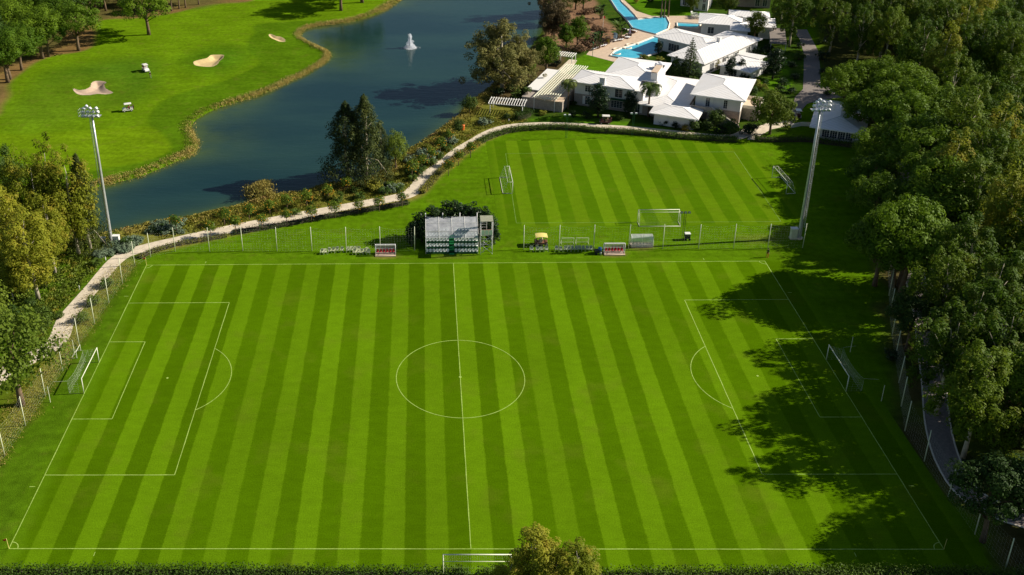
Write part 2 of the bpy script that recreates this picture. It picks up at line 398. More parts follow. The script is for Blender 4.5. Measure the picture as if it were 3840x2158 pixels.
def sdist(X, Y, poly):
    """signed distance to polygon (negative inside)"""
    P = np.array(poly)[:, :2]; Q = np.roll(P, -1, 0); best = np.full(X.shape, 1e9); ins = np.zeros(X.shape, bool)
    for (x0, y0), (x1, y1) in zip(P, Q):
        dx, dy = x1-x0, y1-y0; l2 = dx*dx+dy*dy+1e-12
        u = np.clip(((X-x0)*dx+(Y-y0)*dy)/l2, 0, 1)
        best = np.minimum(best, (X-x0-u*dx)**2+(Y-y0-u*dy)**2)
        if dy != 0: ins ^= ((y0 > Y) != (y1 > Y)) & (X < dx*(Y-y0)/dy+x0)
    d = np.sqrt(best); return np.where(ins, -d, d)
def ldist(X, Y, line):
    best = np.full(X.shape, 1e9); P = np.array(line)[:, :2]
    for (x0, y0), (x1, y1) in zip(P[:-1], P[1:]):
        dx, dy = x1-x0, y1-y0; u = np.clip(((X-x0)*dx+(Y-y0)*dy)/(dx*dx+dy*dy+1e-12), 0, 1)
        best = np.minimum(best, (X-x0-u*dx)**2+(Y-y0-u*dy)**2)
    return np.sqrt(best)
def GP(pts, z=0.0): return [G(x, y, z) for x, y in pts]

# ------------------------------------------------------------------ lie of the land
SHORE_GOLF = [(1180,-80),(1060,-45),(1000,0),(975,18),(940,35),(900,48),(850,57),(800,63),(768,71),(752,84),(757,94),(778,106),(802,118),(822,128),(827,140),(814,155),(790,170),(760,187),(720,205),(690,220),(640,240),(590,255),(540,272),(505,290),(485,306),(481,325),(490,345),(497,360),(490,378),(470,392),(440,404),(400,421),(350,441),(300,453),(262,462),(215,480),(185,520)]
SHORE_NEAR = [(190,570),(230,588),(287,577),(340,564),(393,552),(450,545),(500,536),(560,522),(610,510),(640,496),(664,484),(710,482),(761,478),(800,466),(824,459),(851,455),(900,452),(950,432),(990,400),(1031,371),(1060,354),(1087,337),(1127,307),(1157,280),(1191,247),(1221,226),(1262,190),(1302,150),(1340,110),(1372,62),(1388,20),(1395,-30),(1400,-80)]
golf_line = smooth_line(GP(SHORE_GOLF), 1.5); near_line = smooth_line(GP(SHORE_NEAR), 1.5)
lake_poly = np.vstack([golf_line, near_line])
PATH = smooth_line(GP([(-60,1000),(20,930),(90,895),(144,858),(166,805),(200,762),(237,719),(262,688),(288,659),(313,641),(337,632),(368,624),(402,616),(439,608),(479,599),(517,591),(557,582),(600,573),(644,564),(690,555),(730,547),(771,539),(810,532),(871,521),(926,511),(977,502),(1020,492),(1044,477),(1074,443),(1118,410),(1154,379),(1191,357),(1224,338),(1261,324),(1304,317.5),(1367,315),(1429,316),(1503,320),(1565,323),(1653,330),(1728,338),(1785,344),(1850,345),(1885,330)]), 1.0)
RPATH = smooth_line(GP([(2245,210),(2252,300),(2258,350),(2265,433),(2275,503),(2288,600),(2302,700),(2316,750),(2329,816),(2339,900),(2349,966),(2358,1062),(2374,1132),(2397,1185),(2432,1236)])+[(61.6,-25.8),(65,-28),(73,-30)], 1.5)

BUNK = {  # outline of each sand bunker
 'a': GP([(186,231),(186,226),(197,229),(214,228),(228,222),(231,214),(243,209),(258,210),(269,213),(263,218),(268,227),(285,234),(268,238),(245,237),(225,240),(200,239)]),
 'b': GP([(488,163),(489,157),(503,154),(522,150),(532,144),(548,143),(563,144),(562,150),(552,157),(545,164),(530,169),(500,167)]),
 'c': GP([(676,92),(683,91),(695,95),(707,96),(717,101),(716,106),(702,105),(690,101),(680,97)])}
BUNK = {k: smooth_line(v, 0.6, True) for k, v in BUNK.items()}
def height(X, Y):
    d = sdist(X, Y, lake_poly); s = np.clip((d+3)/4.5, 0, 1); s = s*s*(3-2*s)
    z = -1.6*(1-s)
    ctr = {}
    for k, p in BUNK.items():
        c = p.mean(0); near = (abs(X-c[0]) < 26) & (abs(Y-c[1]) < 26)
        if not near.any(): continue
        db = sdist(X[near], Y[near], p)
        far = np.clip((Y[near]-c[1])/5+0.55, 0.1, 1.2)
        rim = np.where(db > 0, np.exp(-(db/3.2)**2), np.exp(-(db/1.1)**2))*0.5*far
        bowl = np.where(db < 0, -0.35*np.clip(-db/1.5, 0, 1), 0)
        z[near] += rim+bowl
    return z, d
# ------------------------------------------------------------------ ground
GX0, GX1, GY0, GY1, ST = -175.0, 215.0, -60.0, 246.0, 0.75
xs = np.arange(GX0, GX1+0.01, ST); ys = np.arange(GY0, GY1+0.01, ST)
X, Y = np.meshgrid(xs, ys); Zg, Dl = height(X.ravel(), Y.ravel()); Zg = Zg.reshape(X.shape); Dl = Dl.reshape(X.shape)
rg = np.random.default_rng(3); A2_ = 53.13
def wob(k, amp):
    a = sum(np.sin(X*k*math.cos(q)+Y*k*math.sin(q)+ph)*wt for q, ph, wt in ((0.3,1,1),(1.9,2,0.8),(4.0,0.4,0.6),(2.7,3,0.7)))
    return a*amp/2
zone = np.empty(X.shape+(3,)); zone[:] = LAWN
def paint(d, col, soft=1.0, amt=1.0):
    t_ = np.clip(0.5-d/soft, 0, 1)*amt; zone[:] = zone*(1-t_[...,None])+np.array(col)*t_[...,None]
# golf side
golf = GP([(1180,-80),(1060,-45)])+[tuple(p) for p in golf_line]+GP([(160,560),(60,620),(-200,700),(-500,300),(-350,-80)])
dg = sdist(X, Y, golf)
paint(dg, (0.108, 0.200, 0.004), 1.5)
rough_edge = GP([(660,60),(640,85),(622,105),(625,128),(648,148),(650,162),(610,185),(560,205),(500,222),(440,240),(400,262),(378,290),(375,315),(395,345),(415,365),(415,385),(350,410),(240,430),(100,445),(-40,455),(-60,560),(300,540),(620,400),(900,180),(900,60)])
paint(np.maximum(sdist(X, Y, smooth_line(rough_edge, 2, True)), dg+0.5), (0.074, 0.152, 0.004), 1.4)
upper = smooth_line(GP([(-60,345),(60,338),(160,332),(260,325),(340,320),(385,322),(420,350),(430,372),(415,388),(330,412),(150,432),(-60,445)]), 2, True)
paint(sdist(X, Y, upper), (0.124, 0.214, 0.004), 1.2)
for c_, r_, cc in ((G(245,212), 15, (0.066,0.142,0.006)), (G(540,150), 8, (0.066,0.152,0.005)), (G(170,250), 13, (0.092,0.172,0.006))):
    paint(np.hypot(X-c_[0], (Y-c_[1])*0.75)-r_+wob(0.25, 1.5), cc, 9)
dirt = smooth_line(GP([(-30,300),(5,265),(14,225),(40,190),(90,158),(150,137),(198,129),(240,110),(245,75),(255,52),(340,46),(430,34),(480,22),(560,8),(640,-3),(600,-60),(100,-60),(-150,60),(-150,300)]), 2, True)
paint(sdist(X, Y, dirt)+wob(0.4, 1.2), (0.20, 0.125, 0.045), 2.0)
paint(sdist(X, Y, dirt)+wob(0.22, 5)+5, (0.085, 0.085, 0.025), 5, 0.8)
band = np.tanh(3*np.sin((X*0.83+Y*0.56)/1.5+0.8*np.sin(Y*0.03)))*0.035+np.tanh(3*np.sin(Y/1.3+0.5*np.sin(X*0.05)))*0.02
zone *= np.where(dg < -0.5, 1+band, 1)[..., None]
# planted strip between path and lake; garden by the left path
strip_poly = [tuple(p) for p in PATH[5:]]+GP([(1700,300),(1400,270),(1320,262)])+[tuple(p) for p in near_line[::-1] if p[1] < 118]
dpath = ldist(X, Y, PATH)
side = sdist(X, Y, strip_poly)
paint(np.minimum(side, dpath-2.6), (0.21, 0.175, 0.04), 1.5)
paint(np.maximum(side, -(ldist(X, Y, near_line)-2.2))+wob(0.6, 1.0), (0.16, 0.16, 0.026), 2.0)
left_bed = GP([(-150,1500),(-80,1040),(20,930),(100,880),(160,800),(240,705),(300,645),(300,585),(180,560),(60,600),(-150,650)])
paint(sdist(X, Y, left_bed), (0.090, 0.140, 0.012), 2.0)
soil = smooth_line(GP([(110,840),(135,790),(175,740),(220,690),(262,640),(250,622),(215,640),(190,665),(170,700),(150,740),(115,790),(95,830)]), 1.5, True)
paint(sdist(X, Y, soil)+wob(0.9, 0.8), (0.215, 0.120, 0.035), 1.5)
paint(sdist(X, Y, smooth_line(GP([(-20,1110),(-10,990),(40,960),(110,935),(150,880),(120,950),(60,1050),(0,1110)]), 1.5, True))+wob(0.5, 1.0), (0.190, 0.120, 0.025), 3.5)
paint(np.maximum(X+A2_, np.abs(Y+2)-40)-(-0.2)+wob(0.3,0.4), (0.062, 0.128, 0.004), 3, 0.8)
# dry verge along the left net
lf = GP([(-5,1190),(12,1147),(64,1071),(114,998),(158,933),(199,869),(238,816),(274,763),(308,713),(339,669)])
paint(ldist(X, Y, [(p[0]-2.2, p[1]) for p in lf])-1.6+wob(0.8, 0.7), (0.175, 0.165, 0.022), 2.2, 0.75)
paint(ldist(X, Y, [(p[0]+0.2, p[1]) for p in lf])-0.35, (0.05, 0.085, 0.006), 0.9, 0.7)
# dry patches by the near hedge
for q, r_ in (((85,1425),3.0),((160,1425),2.4),((390,1428),1.6),((30,1432),1.5)):
    c_ = G(*q); paint(np.hypot((X-c_[0])*0.5, (Y-c_[1])*2)-r_*0.35+wob(1.3, 0.5), (0.21, 0.155, 0.02), 1.6, 0.8)
# trampled turf round the dugouts
for q, r_, am in (((1548,640),2.4,0.8),((970,645),2.2,0.7),((1608,622),2.6,0.7),((1135,652),4,0.25),((1900,600),4,0.25)):
    c_ = G(*q); paint(np.hypot((X-c_[0])*0.7, (Y-c_[1])*1.4)-r_*0.6+wob(1.1, 0.5), (0.19, 0.155, 0.04), 1.6, am)
c_ = G(1290,505); paint(np.hypot(X-c_[0]+3, Y-c_[1]-6)-1.5, (0.12,0.15,0.01), 3, 0.3)
# villa grounds
vg = GP([(1290,322),(1330,280),(1320,240),(1300,170),(1380,60),(1420,-60),(2060,-60),(2010,80),(2030,230),(1990,330),(1870,352),(1700,336),(1500,318)])
paint(sdist(X, Y, vg), (0.042, 0.082, 0.009), 1.5)
paint(sdist(X, Y, smooth_line(GP([(1215,232),(1262,192),(1302,152),(1345,108),(1385,70),(1430,120),(1420,165),(1345,215),(1320,262),(1250,262)]), 2, True))+wob(0.6,1.0), (0.085, 0.062, 0.028), 2)
paint(sdist(X, Y, GP([(1330,300),(1420,292),(1620,312),(1690,325),(1660,335),(1500,312),(1400,305),(1330,305)])), (0.072, 0.170, 0.006), 1.0)
mulch = smooth_line(GP([(1395,60),(1420,-30),(1480,-30),(1500,20),(1520,45),(1560,85),(1520,110),(1490,120),(1470,125),(1440,112),(1400,140),(1370,110)]), 2, True)
paint(sdist(X, Y, mulch)+wob(0.5, 1), (0.25, 0.145, 0.085), 2)
for poly in ([(1478,135),(1560,158),(1525,182),(1440,172),(1445,150)], [(1630,42),(1615,30),(1580,8),(1560,-20),(1760,-20),(1770,45),(1700,42),(1655,43)], [(1895,205),(1965,196),(2000,200),(1985,225),(1960,230),(1930,222),(1905,218)], [(1960,150),(1990,150),(1985,190),(1960,190)]):
    paint(sdist(X, Y, GP(poly)), (0.080, 0.185, 0.006), 0.8)
# woodland floor on the right
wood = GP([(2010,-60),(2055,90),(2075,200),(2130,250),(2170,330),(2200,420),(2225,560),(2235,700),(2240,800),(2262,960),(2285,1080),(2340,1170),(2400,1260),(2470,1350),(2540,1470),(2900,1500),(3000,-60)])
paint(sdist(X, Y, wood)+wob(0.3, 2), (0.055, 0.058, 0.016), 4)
for q, r_ in (((2160,250),6),((2270,320),4),((2310,760),5),((2330,850),4),((2550,1170),4),((2380,1040),5),((2225,420),6)):
    c_ = G(*q); paint(np.hypot(X-c_[0], Y-c_[1])-r_+wob(0.5, 2), (0.10, 0.15, 0.014), 4)
paint(np.maximum(ldist(X, Y, [(76,36),(69.2,20.9),(65.1,9.8),(61.2,-1.7),(58,-14),(57.5,-24),(58,-34)])-2.6, sdist(X,Y,wood))+wob(0.7,1.6), (0.10,0.075,0.03), 3, 0.8)
# vertices
n1, n0 = X.shape
V = np.stack([X.ravel(), Y.ravel(), Zg.ravel()], 1)
I = np.arange(n1*n0).reshape(n1, n0)
F = np.stack([I[:-1,:-1].ravel(), I[:-1,1:].ravel(), I[1:,1:].ravel(), I[1:,:-1].ravel()], 1)
cx = V[F].mean(1); sandm = {}
keep = np.ones(len(F), bool)
for k, p in BUNK.items():
    c_ = p.mean(0); mn, mx = p.min(0)-5, p.max(0)+5; near = np.where((cx[:,0] > mn[0]) & (cx[:,0] < mx[0]) & (cx[:,1] > mn[1]) & (cx[:,1] < mx[1]))[0]
    lo, hi = V[F[near]].min((0,1)), V[F[near]].max((0,1)); keep[near] = False; sandm[k] = (lo, hi, near)
V2 = [V]; zc = [zone.reshape(-1,3)]
# skirt out to the horizon
o = len(V); B = 2600
ring = np.array([[-B,-B],[B,-B],[B,B],[-B,B]], float)
cor = [I[0,0], I[0,-1], I[-1,-1], I[-1,0]]
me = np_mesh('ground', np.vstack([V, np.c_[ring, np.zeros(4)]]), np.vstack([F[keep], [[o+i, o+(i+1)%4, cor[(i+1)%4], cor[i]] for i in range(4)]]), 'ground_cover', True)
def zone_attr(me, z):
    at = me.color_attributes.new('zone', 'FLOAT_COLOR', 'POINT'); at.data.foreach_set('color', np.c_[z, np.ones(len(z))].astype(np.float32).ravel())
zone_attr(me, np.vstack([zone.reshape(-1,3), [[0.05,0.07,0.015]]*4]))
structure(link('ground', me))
# finer patches of turf around each bunker, with its sand as the same grid's inner faces
def interp_zone(xx, yy):
    i = np.clip(((xx-GX0)/ST).round().astype(int), 0, n0-1); j = np.clip(((yy-GY0)/ST).round().astype(int), 0, n1-1); return zone[j, i]
for k, p in BUNK.items():
    lo, hi, _ = sandm[k]; st = ST/4
    gx = np.arange(lo[0], hi[0]+1e-6, st); gy = np.arange(lo[1], hi[1]+1e-6, st); bx, by = np.meshgrid(gx, gy)
    z, _ = height(bx.ravel(), by.ravel()); db = sdist(bx.ravel(), by.ravel(), p)
    vv = np.stack([bx.ravel(), by.ravel(), z], 1); ii = np.arange(bx.size).reshape(bx.shape)
    ff = np.stack([ii[:-1,:-1].ravel(), ii[:-1,1:].ravel(), ii[1:,1:].ravel(), ii[1:,:-1].ravel()], 1)
    ins = db[ff].mean(1) < 0
    mg = np_mesh('turf', vv, ff[~ins], 'ground_cover', True); zone_attr(mg, interp_zone(bx.ravel(), by.ravel())); structure(link('bunker_turf', mg))
    used, inv = np.unique(ff[ins], return_inverse=True)
    ms = np_mesh('sand', vv[used], inv.reshape(-1,4), 'grey_sand' if k == 'a' else 'sand', True)
    structure(link('sand_bunker', ms))

# ------------------------------------------------------------------ lake
lx = np.arange(-110, 75, 1.0); ly = np.arange(30, 300, 1.0); LX, LY = np.meshgrid(lx, ly)
ld = sdist(LX, LY, lake_poly); ll = ldist(LX, LY, golf_line)
V = np.stack([LX.ravel(), LY.ravel(), np.full(LX.size, -0.42)], 1); I = np.arange(LX.size).reshape(LX.shape)
F = np.stack([I[:-1,:-1].ravel(), I[:-1,1:].ravel(), I[1:,1:].ravel(), I[1:,:-1].ravel()], 1)
F = F[ld.ravel()[F].min(1) < 1.5]
used, inv = np.unique(F, return_inverse=True)
me = np_mesh('lake', V[used], inv.reshape(-1,4), 'lake_water', True)
ww = 4.5+2.5*np.sin(LX*0.11+LY*0.07)
sh = np.maximum(np.exp(-np.clip(ll, 0, 99)/np.clip(ww*0.8, 1.5, 9)), 0.75*np.exp(-np.clip(-ld, 0, 99)/2.0))
at = me.attributes.new('shore', 'FLOAT', 'POINT'); at.data.foreach_set('value', sh.ravel()[used].astype(np.float32))
structure(link('lake', me))

# ------------------------------------------------------------------ pitches
A2, B2 = 53.13, 32.39
stripes('turf_main', 0.0, A2/21, (0.104, 0.202, 0.003), (0.066, 0.138, 0.001), LAWN, (-A2+0.3, 57.0, -37.2, 33.6))
stripes('turf_training', 15.55-2.53, 2.53, (0.107, 0.198, 0.004), (0.069, 0.148, 0.002), LAWN, (9.0, 66.0, 45.0, 87.2))
def sheet(name, x0, x1, y0, y1, z, mat):
    mb = MB(); mb.add([(x0,y0,z),(x1,y0,z),(x1,y1,z),(x0,y1,z)], [(0,1,2,3)]); return structure(mb.build(name, mat))
sheet('football_pitch', -A2-0.2, 57.2, -37.4, 33.8, 0.012, 'turf_main')
sheet('training_pitch', 8.8, 66.2, 44.8, 85.6, 0.012, 'turf_training')
lm = MB(); LZ = 0.022; LW = 0.10
def line(x0, y0, x1, y1, wd=LW, mb=lm, z=LZ):
    d = np.array([x1-x0, y1-y0]); l = np.linalg.norm(d); d /= l; n_ = np.array([-d[1], d[0]])*wd/2
    k = max(1, int(l/1.2)); pts = []                                    # short quads with a slight hand-marked waver
    fs = []
    for i in range(k+1):
        u = i/k; q = np.array([x0, y0])+d*l*u; e = n_*(0.75+0.5*rnd.random()); jj = n_*rnd.uniform(-.25,.25)
        pts += [(*(q+e+jj), z), (*(q-e+jj), z)]
        if i: fs.append((2*i-2, 2*i-1, 2*i+1, 2*i))
    mb.add(pts, fs)
def arc(cx_, cy_, r, a0, a1, wd=LW, n_=64):
    vs = []; fs = []
    for i in range(n_+1):
        q = a0+(a1-a0)*i/n_; e = wd/2*(0.8+0.4*rnd.random())
        vs += [(cx_+(r+e)*math.cos(q), cy_+(r+e)*math.sin(q), LZ+0.005), (cx_+(r-e)*math.cos(q), cy_+(r-e)*math.sin(q), LZ+0.005)]
        if i: fs.append((2*i-2, 2*i-1, 2*i+1, 2*i))
    lm.add(vs, fs)
h = LW/2
line(-A2-h, -B2, A2+h, -B2); line(-A2-h, B2, A2+h, B2)
for sx in (-1, 1):
    line(sx*A2, -B2+h, sx*A2, B2-h)
    for dep, hw in ((16.5, 20.16), (5.5, 9.16)):
        line(sx*(A2-h), hw, sx*(A2-dep), hw); line(sx*(A2-h), -hw, sx*(A2-dep), -hw); line(sx*(A2-dep), -hw+h, sx*(A2-dep), hw-h)
    px = sx*(A2-11); q = math.acos(5.5/9.15)
    if sx < 0: arc(px, 0, 9.15, -q, q)
    else: arc(px, 0, 9.15, math.pi-q, math.pi+q)
    arc(px, 0, 0.09, 0, 2*math.pi, 0.16, 12)
    for sy in (-1, 1):
        a0 = {(-1,-1):0, (1,-1):math.pi/2, (1,1):math.pi, (-1,1):-math.pi/2}[(sx,sy)]
        arc(sx*A2, sy*B2, 1.0, a0, a0+math.pi/2, LW, 16)
        line(sx*(A2+0.5), sy*(B2-10.15), sx*(A2+1.2), sy*(B2-10.15)); line(sx*(A2-10.15), sy*(B2+0.5), sx*(A2-10.15), sy*(B2+1.1))
line(0, -B2+h, 0, B2-h); arc(0, 0, 9.15, 0, 2*math.pi, LW, 150); arc(0, 0, 0.1, 0, 2*math.pi, 0.2, 14)
structure(lm.build('pitch_markings', 'white_line'))
lm = MB()
P2 = [(12.6,78.8),(60.9,78.6),(60.5,46.8),(12.1,47.0)]
for i in range(4): line(*P2[i], *P2[(i+1)%4], 0.08, lm)
structure(lm.build('training_pitch_markings', 'faint_line'))

# ------------------------------------------------------------------ paths, roads, pool
pw = 2.9+0.25*np.sin(np.arange(len(PATH))*0.15)
structure(strip(MB(), PATH, pw, 0.035).build('concrete_path', 'path_concrete'))
structure(strip(MB(), RPATH, 2.9, 0.035).build('brick_path', 'paver'))
kb = MB()
for s_ in (-1, 1):
    l2 = np.array(RPATH); d = np.gradient(l2, axis=0); d /= np.linalg.norm(d, axis=1)[:,None]; strip(kb, l2+s_*1.53*np.stack([-d[:,1], d[:,0]], 1), 0.18, 0.10)
structure(kb.build('path_kerb', 'pale_coping'))
plz = GP([(1994,75),(2030,75),(2058,128),(2063,170),(2064,215),(2085,220),(2118,246),(2060,252),(2030,262),(2008,288),(1998,312),(1990,285),(2000,245),(2020,225),(2022,180),(2022,135),(2012,100)])
structure(MB().prism(plz, -0.05, 0.03).build('paved_road', 'paver'))
structure(MB().prism(GP([(1880,352),(1898,322),(1925,312),(1992,300),(1998,314),(1940,326),(1915,340),(1905,352)]), -0.05, 0.026).build('paved_footway', 'path_concrete'))
structure(MB().prism(GP([(1400,180),(1432,150),(1452,152),(1440,172),(1418,190)]), -0.05, 0.03).build('garden_path', 'path_concrete'))
deck = GP([(1520,-20),(1548,-20),(1600,28),(1640,41),(1760,40),(1800,60),(1760,95),(1700,88),(1650,120),(1600,150),(1560,158),(1540,155),(1475,138),(1490,120),(1530,104),(1560,92),(1600,72),(1570,45),(1545,22)])
structure(MB().prism(deck, -0.05, 0.03).build('pool_deck', 'deck_stone'))
pools = [[(1522,-20),(1549,-20),(1565,8),(1580,22),(1597,40),(1604,50),(1675,42),(1684,60),(1680,75),(1650,88),(1625,82),(1591,72),(1575,50),(1553,28)],
         [(1534,142),(1545,131),(1560,124),(1605,110),(1645,94),(1668,98),(1668,125),(1655,135),(1600,150),(1565,149)],
         [(1702,58),(1762,62),(1756,72),(1703,69)]]
cop = MB()
for pl in pools:
    wp = GP(pl); c_ = np.mean(np.array(wp), 0)
    gx = np.arange(min(q[0] for q in wp)-1, max(q[0] for q in wp)+1, 0.5); gy = np.arange(min(q[1] for q in wp)-1, max(q[1] for q in wp)+1, 0.5)
    me = bpy.data.meshes.new('pool'); bm = bmesh.new(); vs = [bm.verts.new((*q, 0.075)) for q in wp]; bm.faces.new(vs)
    bmesh.ops.triangulate(bm, faces=bm.faces); bmesh.ops.subdivide_edges(bm, edges=bm.edges[:], cuts=6, use_grid_fill=True); bmesh.ops.recalc_face_normals(bm, faces=bm.faces)
    if bm.faces[:][0].normal.z < 0: bmesh.ops.reverse_faces(bm, faces=bm.faces)
    bm.to_mesh(me); bm.free(); me.materials.append(MAT['pool_water'])
    co = np.zeros(len(me.vertices)*3, np.float32); me.vertices.foreach_get('co', co); co = co.reshape(-1,3)
    dd = sdist(co[:,0], co[:,1], wp); at = me.attributes.new('depth', 'FLOAT', 'POINT'); at.data.foreach_set('value', np.clip(1+dd/1.2, 0, 1).astype(np.float32)*(0.8 if pl is pools[1] else 0.4))
    structure(link('swimming_pool', me))
    w3 = wp+[wp[0]]
    for p_, q_ in zip(w3[:-1], w3[1:]): cop.tube([(*p_, 0.07), (*q_, 0.07)], 0.28, 4)
for q, r_, a0, a1 in (((1591.5,115),1.7,0.3,3.3),((1559,126),1.7,0.3,3.3),((1577,121.5),1.2,3.2,6.0),((1550,136.5),1.1,3.2,6.0)):
    c_ = G(*q); cop.tube([(c_[0]+r_*math.cos(a), c_[1]+r_*0.8*math.sin(a), 0.12) for a in np.linspace(a0, a1, 12)], 0.24, 5)
structure(cop.build('pool_coping', 'pale_coping'))
# ------------------------------------------------------------------ vegetation
def unit(v): return v/(np.linalg.norm(v, axis=-1, keepdims=True)+1e-9)
def quads(P, Nn, size, rg, aspect=0.6, up=None):
    n = len(P); r = rg.normal(size=(n,3))
    if up is not None: r = r*0.45+np.array(up)
    t_ = unit(r-Nn*(r*Nn).sum(1, keepdims=True)); b_ = np.cross(Nn, t_)
    s = (size*rg.uniform(0.65, 1.35, n))[:,None]
    V = np.stack([P+t_*s, P+b_*s*aspect, P-t_*s, P-b_*s*aspect], 1).reshape(-1,3)
    return V, np.arange(4*n).reshape(n,4)
def clumps(C, Rr, n, size, rg, out=0.8, upb=0.2, jit=0.45, aspect=0.6, up=None, axis=None):
    """leaves on the shells of many small clumps; C centres, Rr radii (k,3)"""
    C = np.repeat(np.asarray(C, float), n, 0); Rr = np.asarray(Rr, float)
    if Rr.ndim == 1: Rr = np.repeat(Rr[:,None], 3, 1)
    Rr = np.repeat(Rr, n, 0); d = unit(rg.normal(size=C.shape))
    P = C+d*Rr*(rg.uniform(0.25, 1, len(C))**0.4)[:,None]
    Nn = d*out+np.array([0,0,upb])+rg.normal(size=d.shape)*jit
    if axis is not None: a = P-np.array(axis); Nn = Nn+unit(a)*0.35
    return quads(P, unit(Nn), size, rg, aspect, up)
def fib(n, rg, zmin=-1.0, zmax=1.0):
    i = np.arange(n)+0.5; z = zmax-(zmax-zmin)*i/n; ph = i*2.399963+rg.uniform(0, 6.28); r = np.sqrt(np.clip(1-z*z, 0, 1))
    return np.stack([r*np.cos(ph), r*np.sin(ph), z], 1)
def trunk_mesh(kind, H, r, limbs, rg, mat, top=0.75, lean=0.6, base=None):
    mb = MB(); lx, ly = rg.uniform(-lean, lean, 2)
    P = [(0,0,-0.3),(0.06*lx,0.06*ly,H*0.15),(lx*0.4+rg.normal()*0.1,ly*0.4,H*0.4),(lx*0.9,ly*0.9,H*top*0.85),(lx,ly,H*top)]
    mb.tube(P, [r*1.35, r, r*0.85, r*0.55, r*0.2], 7)
    for e in limbs:
        e = np.array(e); zf = min(max(0.28, (e[2]-abs(e[0])*0.6-abs(e[1])*0.6)/H-0.1), top*0.8)
        k = zf/(top*0.85); s = np.array([lx*0.9*k, ly*0.9*k, H*zf]); m_ = (s+e)/2+np.array([0,0,0.08*H*rg.uniform(-.3,1)*0.4])+rg.normal(size=3)*0.15
        mb.tube([s, m_, e], [r*0.42, r*0.28, r*0.1], 5)
    return mb.mesh(kind+'_trunk', mat, True)
TPL = {}
def template(kind, mk, n):
    TPL[kind] = [mk(np.random.default_rng(hash_(kind)+i*17)) for i in range(n)]
def hash_(s): return sum(ord(c)*(i+3) for i, c in enumerate(s))

def t_stone_pine(leafm):
    def mk(rg):
        H = 12.0; d = fib(62, rg, -0.42, 1.0)+rg.normal(size=(62,3))*0.10
        R0 = np.array([4.8, 4.8, 4.0])*np.array([rg.uniform(.92,1.1), rg.uniform(.92,1.1), rg.uniform(.9,1.12)]); ctr = np.array([rg.uniform(-.4,.4), rg.uniform(-.4,.4), H-4.3])
        C = ctr+d*R0*rg.uniform(0.62, 1.0, (62,1)); rr = rg.uniform(0.75, 1.35, 62)
        V, F = clumps(C, rr, 170, 0.165, rg, 0.95, 0.25, 0.35, 0.55, axis=ctr-np.array([0,0,1]))
        lim = [C[i]*0.9+ctr*0.1 for i in range(20, 62, 5)]
        return H, [('trunk', trunk_mesh('stone_pine', H, 0.30, lim, rg, 'bark_brown', 0.72)), ('crown', np_mesh('pine_crown', V, F, leafm))]
    return mk
def t_euc(leafm, slender=1.0, sparse=1.0):
    def mk(rg):
        H = 20.0; C = []; RR = []; tops = []
        if slender <= 1.0:
            npl = 6; nk, base_ = 24, 60
            for j in range(npl):
                a = 2*math.pi*j/npl+rg.uniform(-.4,.4); rad = rg.uniform(1.2, 2.7) if j else 0.1; zt = H*rg.uniform(0.62, 0.93) if j else H; zl = H*rg.uniform(0.2, 0.34); wd0 = rg.uniform(1.2, 1.8) if j else 2.1
                cx_, cy_ = rad*math.cos(a), rad*math.sin(a); tops.append((cx_*0.8, cy_*0.8, zt-3))
                for k in range(nk):
                    u = (k+0.5)/nk; z = zt-0.5-(zt-zl)*u; wd = wd0*(math.sin(math.pi*min(1, u*0.92+0.07))**0.6); q = k*2.4+rg.uniform(-.4,.4)
                    C.append((cx_+wd*math.cos(q)*0.8, cy_+wd*math.sin(q)*0.8, z+rg.normal()*0.3)); s = rg.uniform(0.6, 1.05); RR.append((s, s, s*1.3))
        else:
            for j in range(int(rg.integers(8, 11))):
                a = 2*math.pi*j/9+rg.uniform(-.4,.4); rad = rg.uniform(1.0, 3.2)*slender if j else 0.3; zt = H-rg.uniform(0.3, 7.5) if j else H
                zl = zt-rg.uniform(6, 9); cx_, cy_ = rad*math.cos(a), rad*math.sin(a); tops.append((cx_*0.8, cy_*0.8, zt-3))
                for k in range(18):
                    u = rg.uniform(0, 1)**0.8; z = zt-0.7-(zt-zl)*u; wd = (0.55+1.5*math.sin(min(1, u*1.15+0.12)*math.pi*0.75))*slender
                    q = rg.uniform(0, 6.28); C.append((cx_+wd*math.cos(q)*0.8, cy_+wd*math.sin(q)*0.8, z)); s = rg.uniform(0.5, 1.0); RR.append((s, s, s*1.35))
        V, F = clumps(C, RR, int(80*sparse), 0.19, rg, 0.85, 0.45, 0.35, 0.5, up=(0,0,-1.0), axis=(0,0,H*0.55))
        return H, [('trunk', trunk_mesh('eucalyptus', H, 0.26, tops, rg, 'bark_pale', 0.75, 0.4 if slender <= 1 else 1.0)), ('crown', np_mesh('eucalyptus_crown', V, F, leafm))]
    return mk
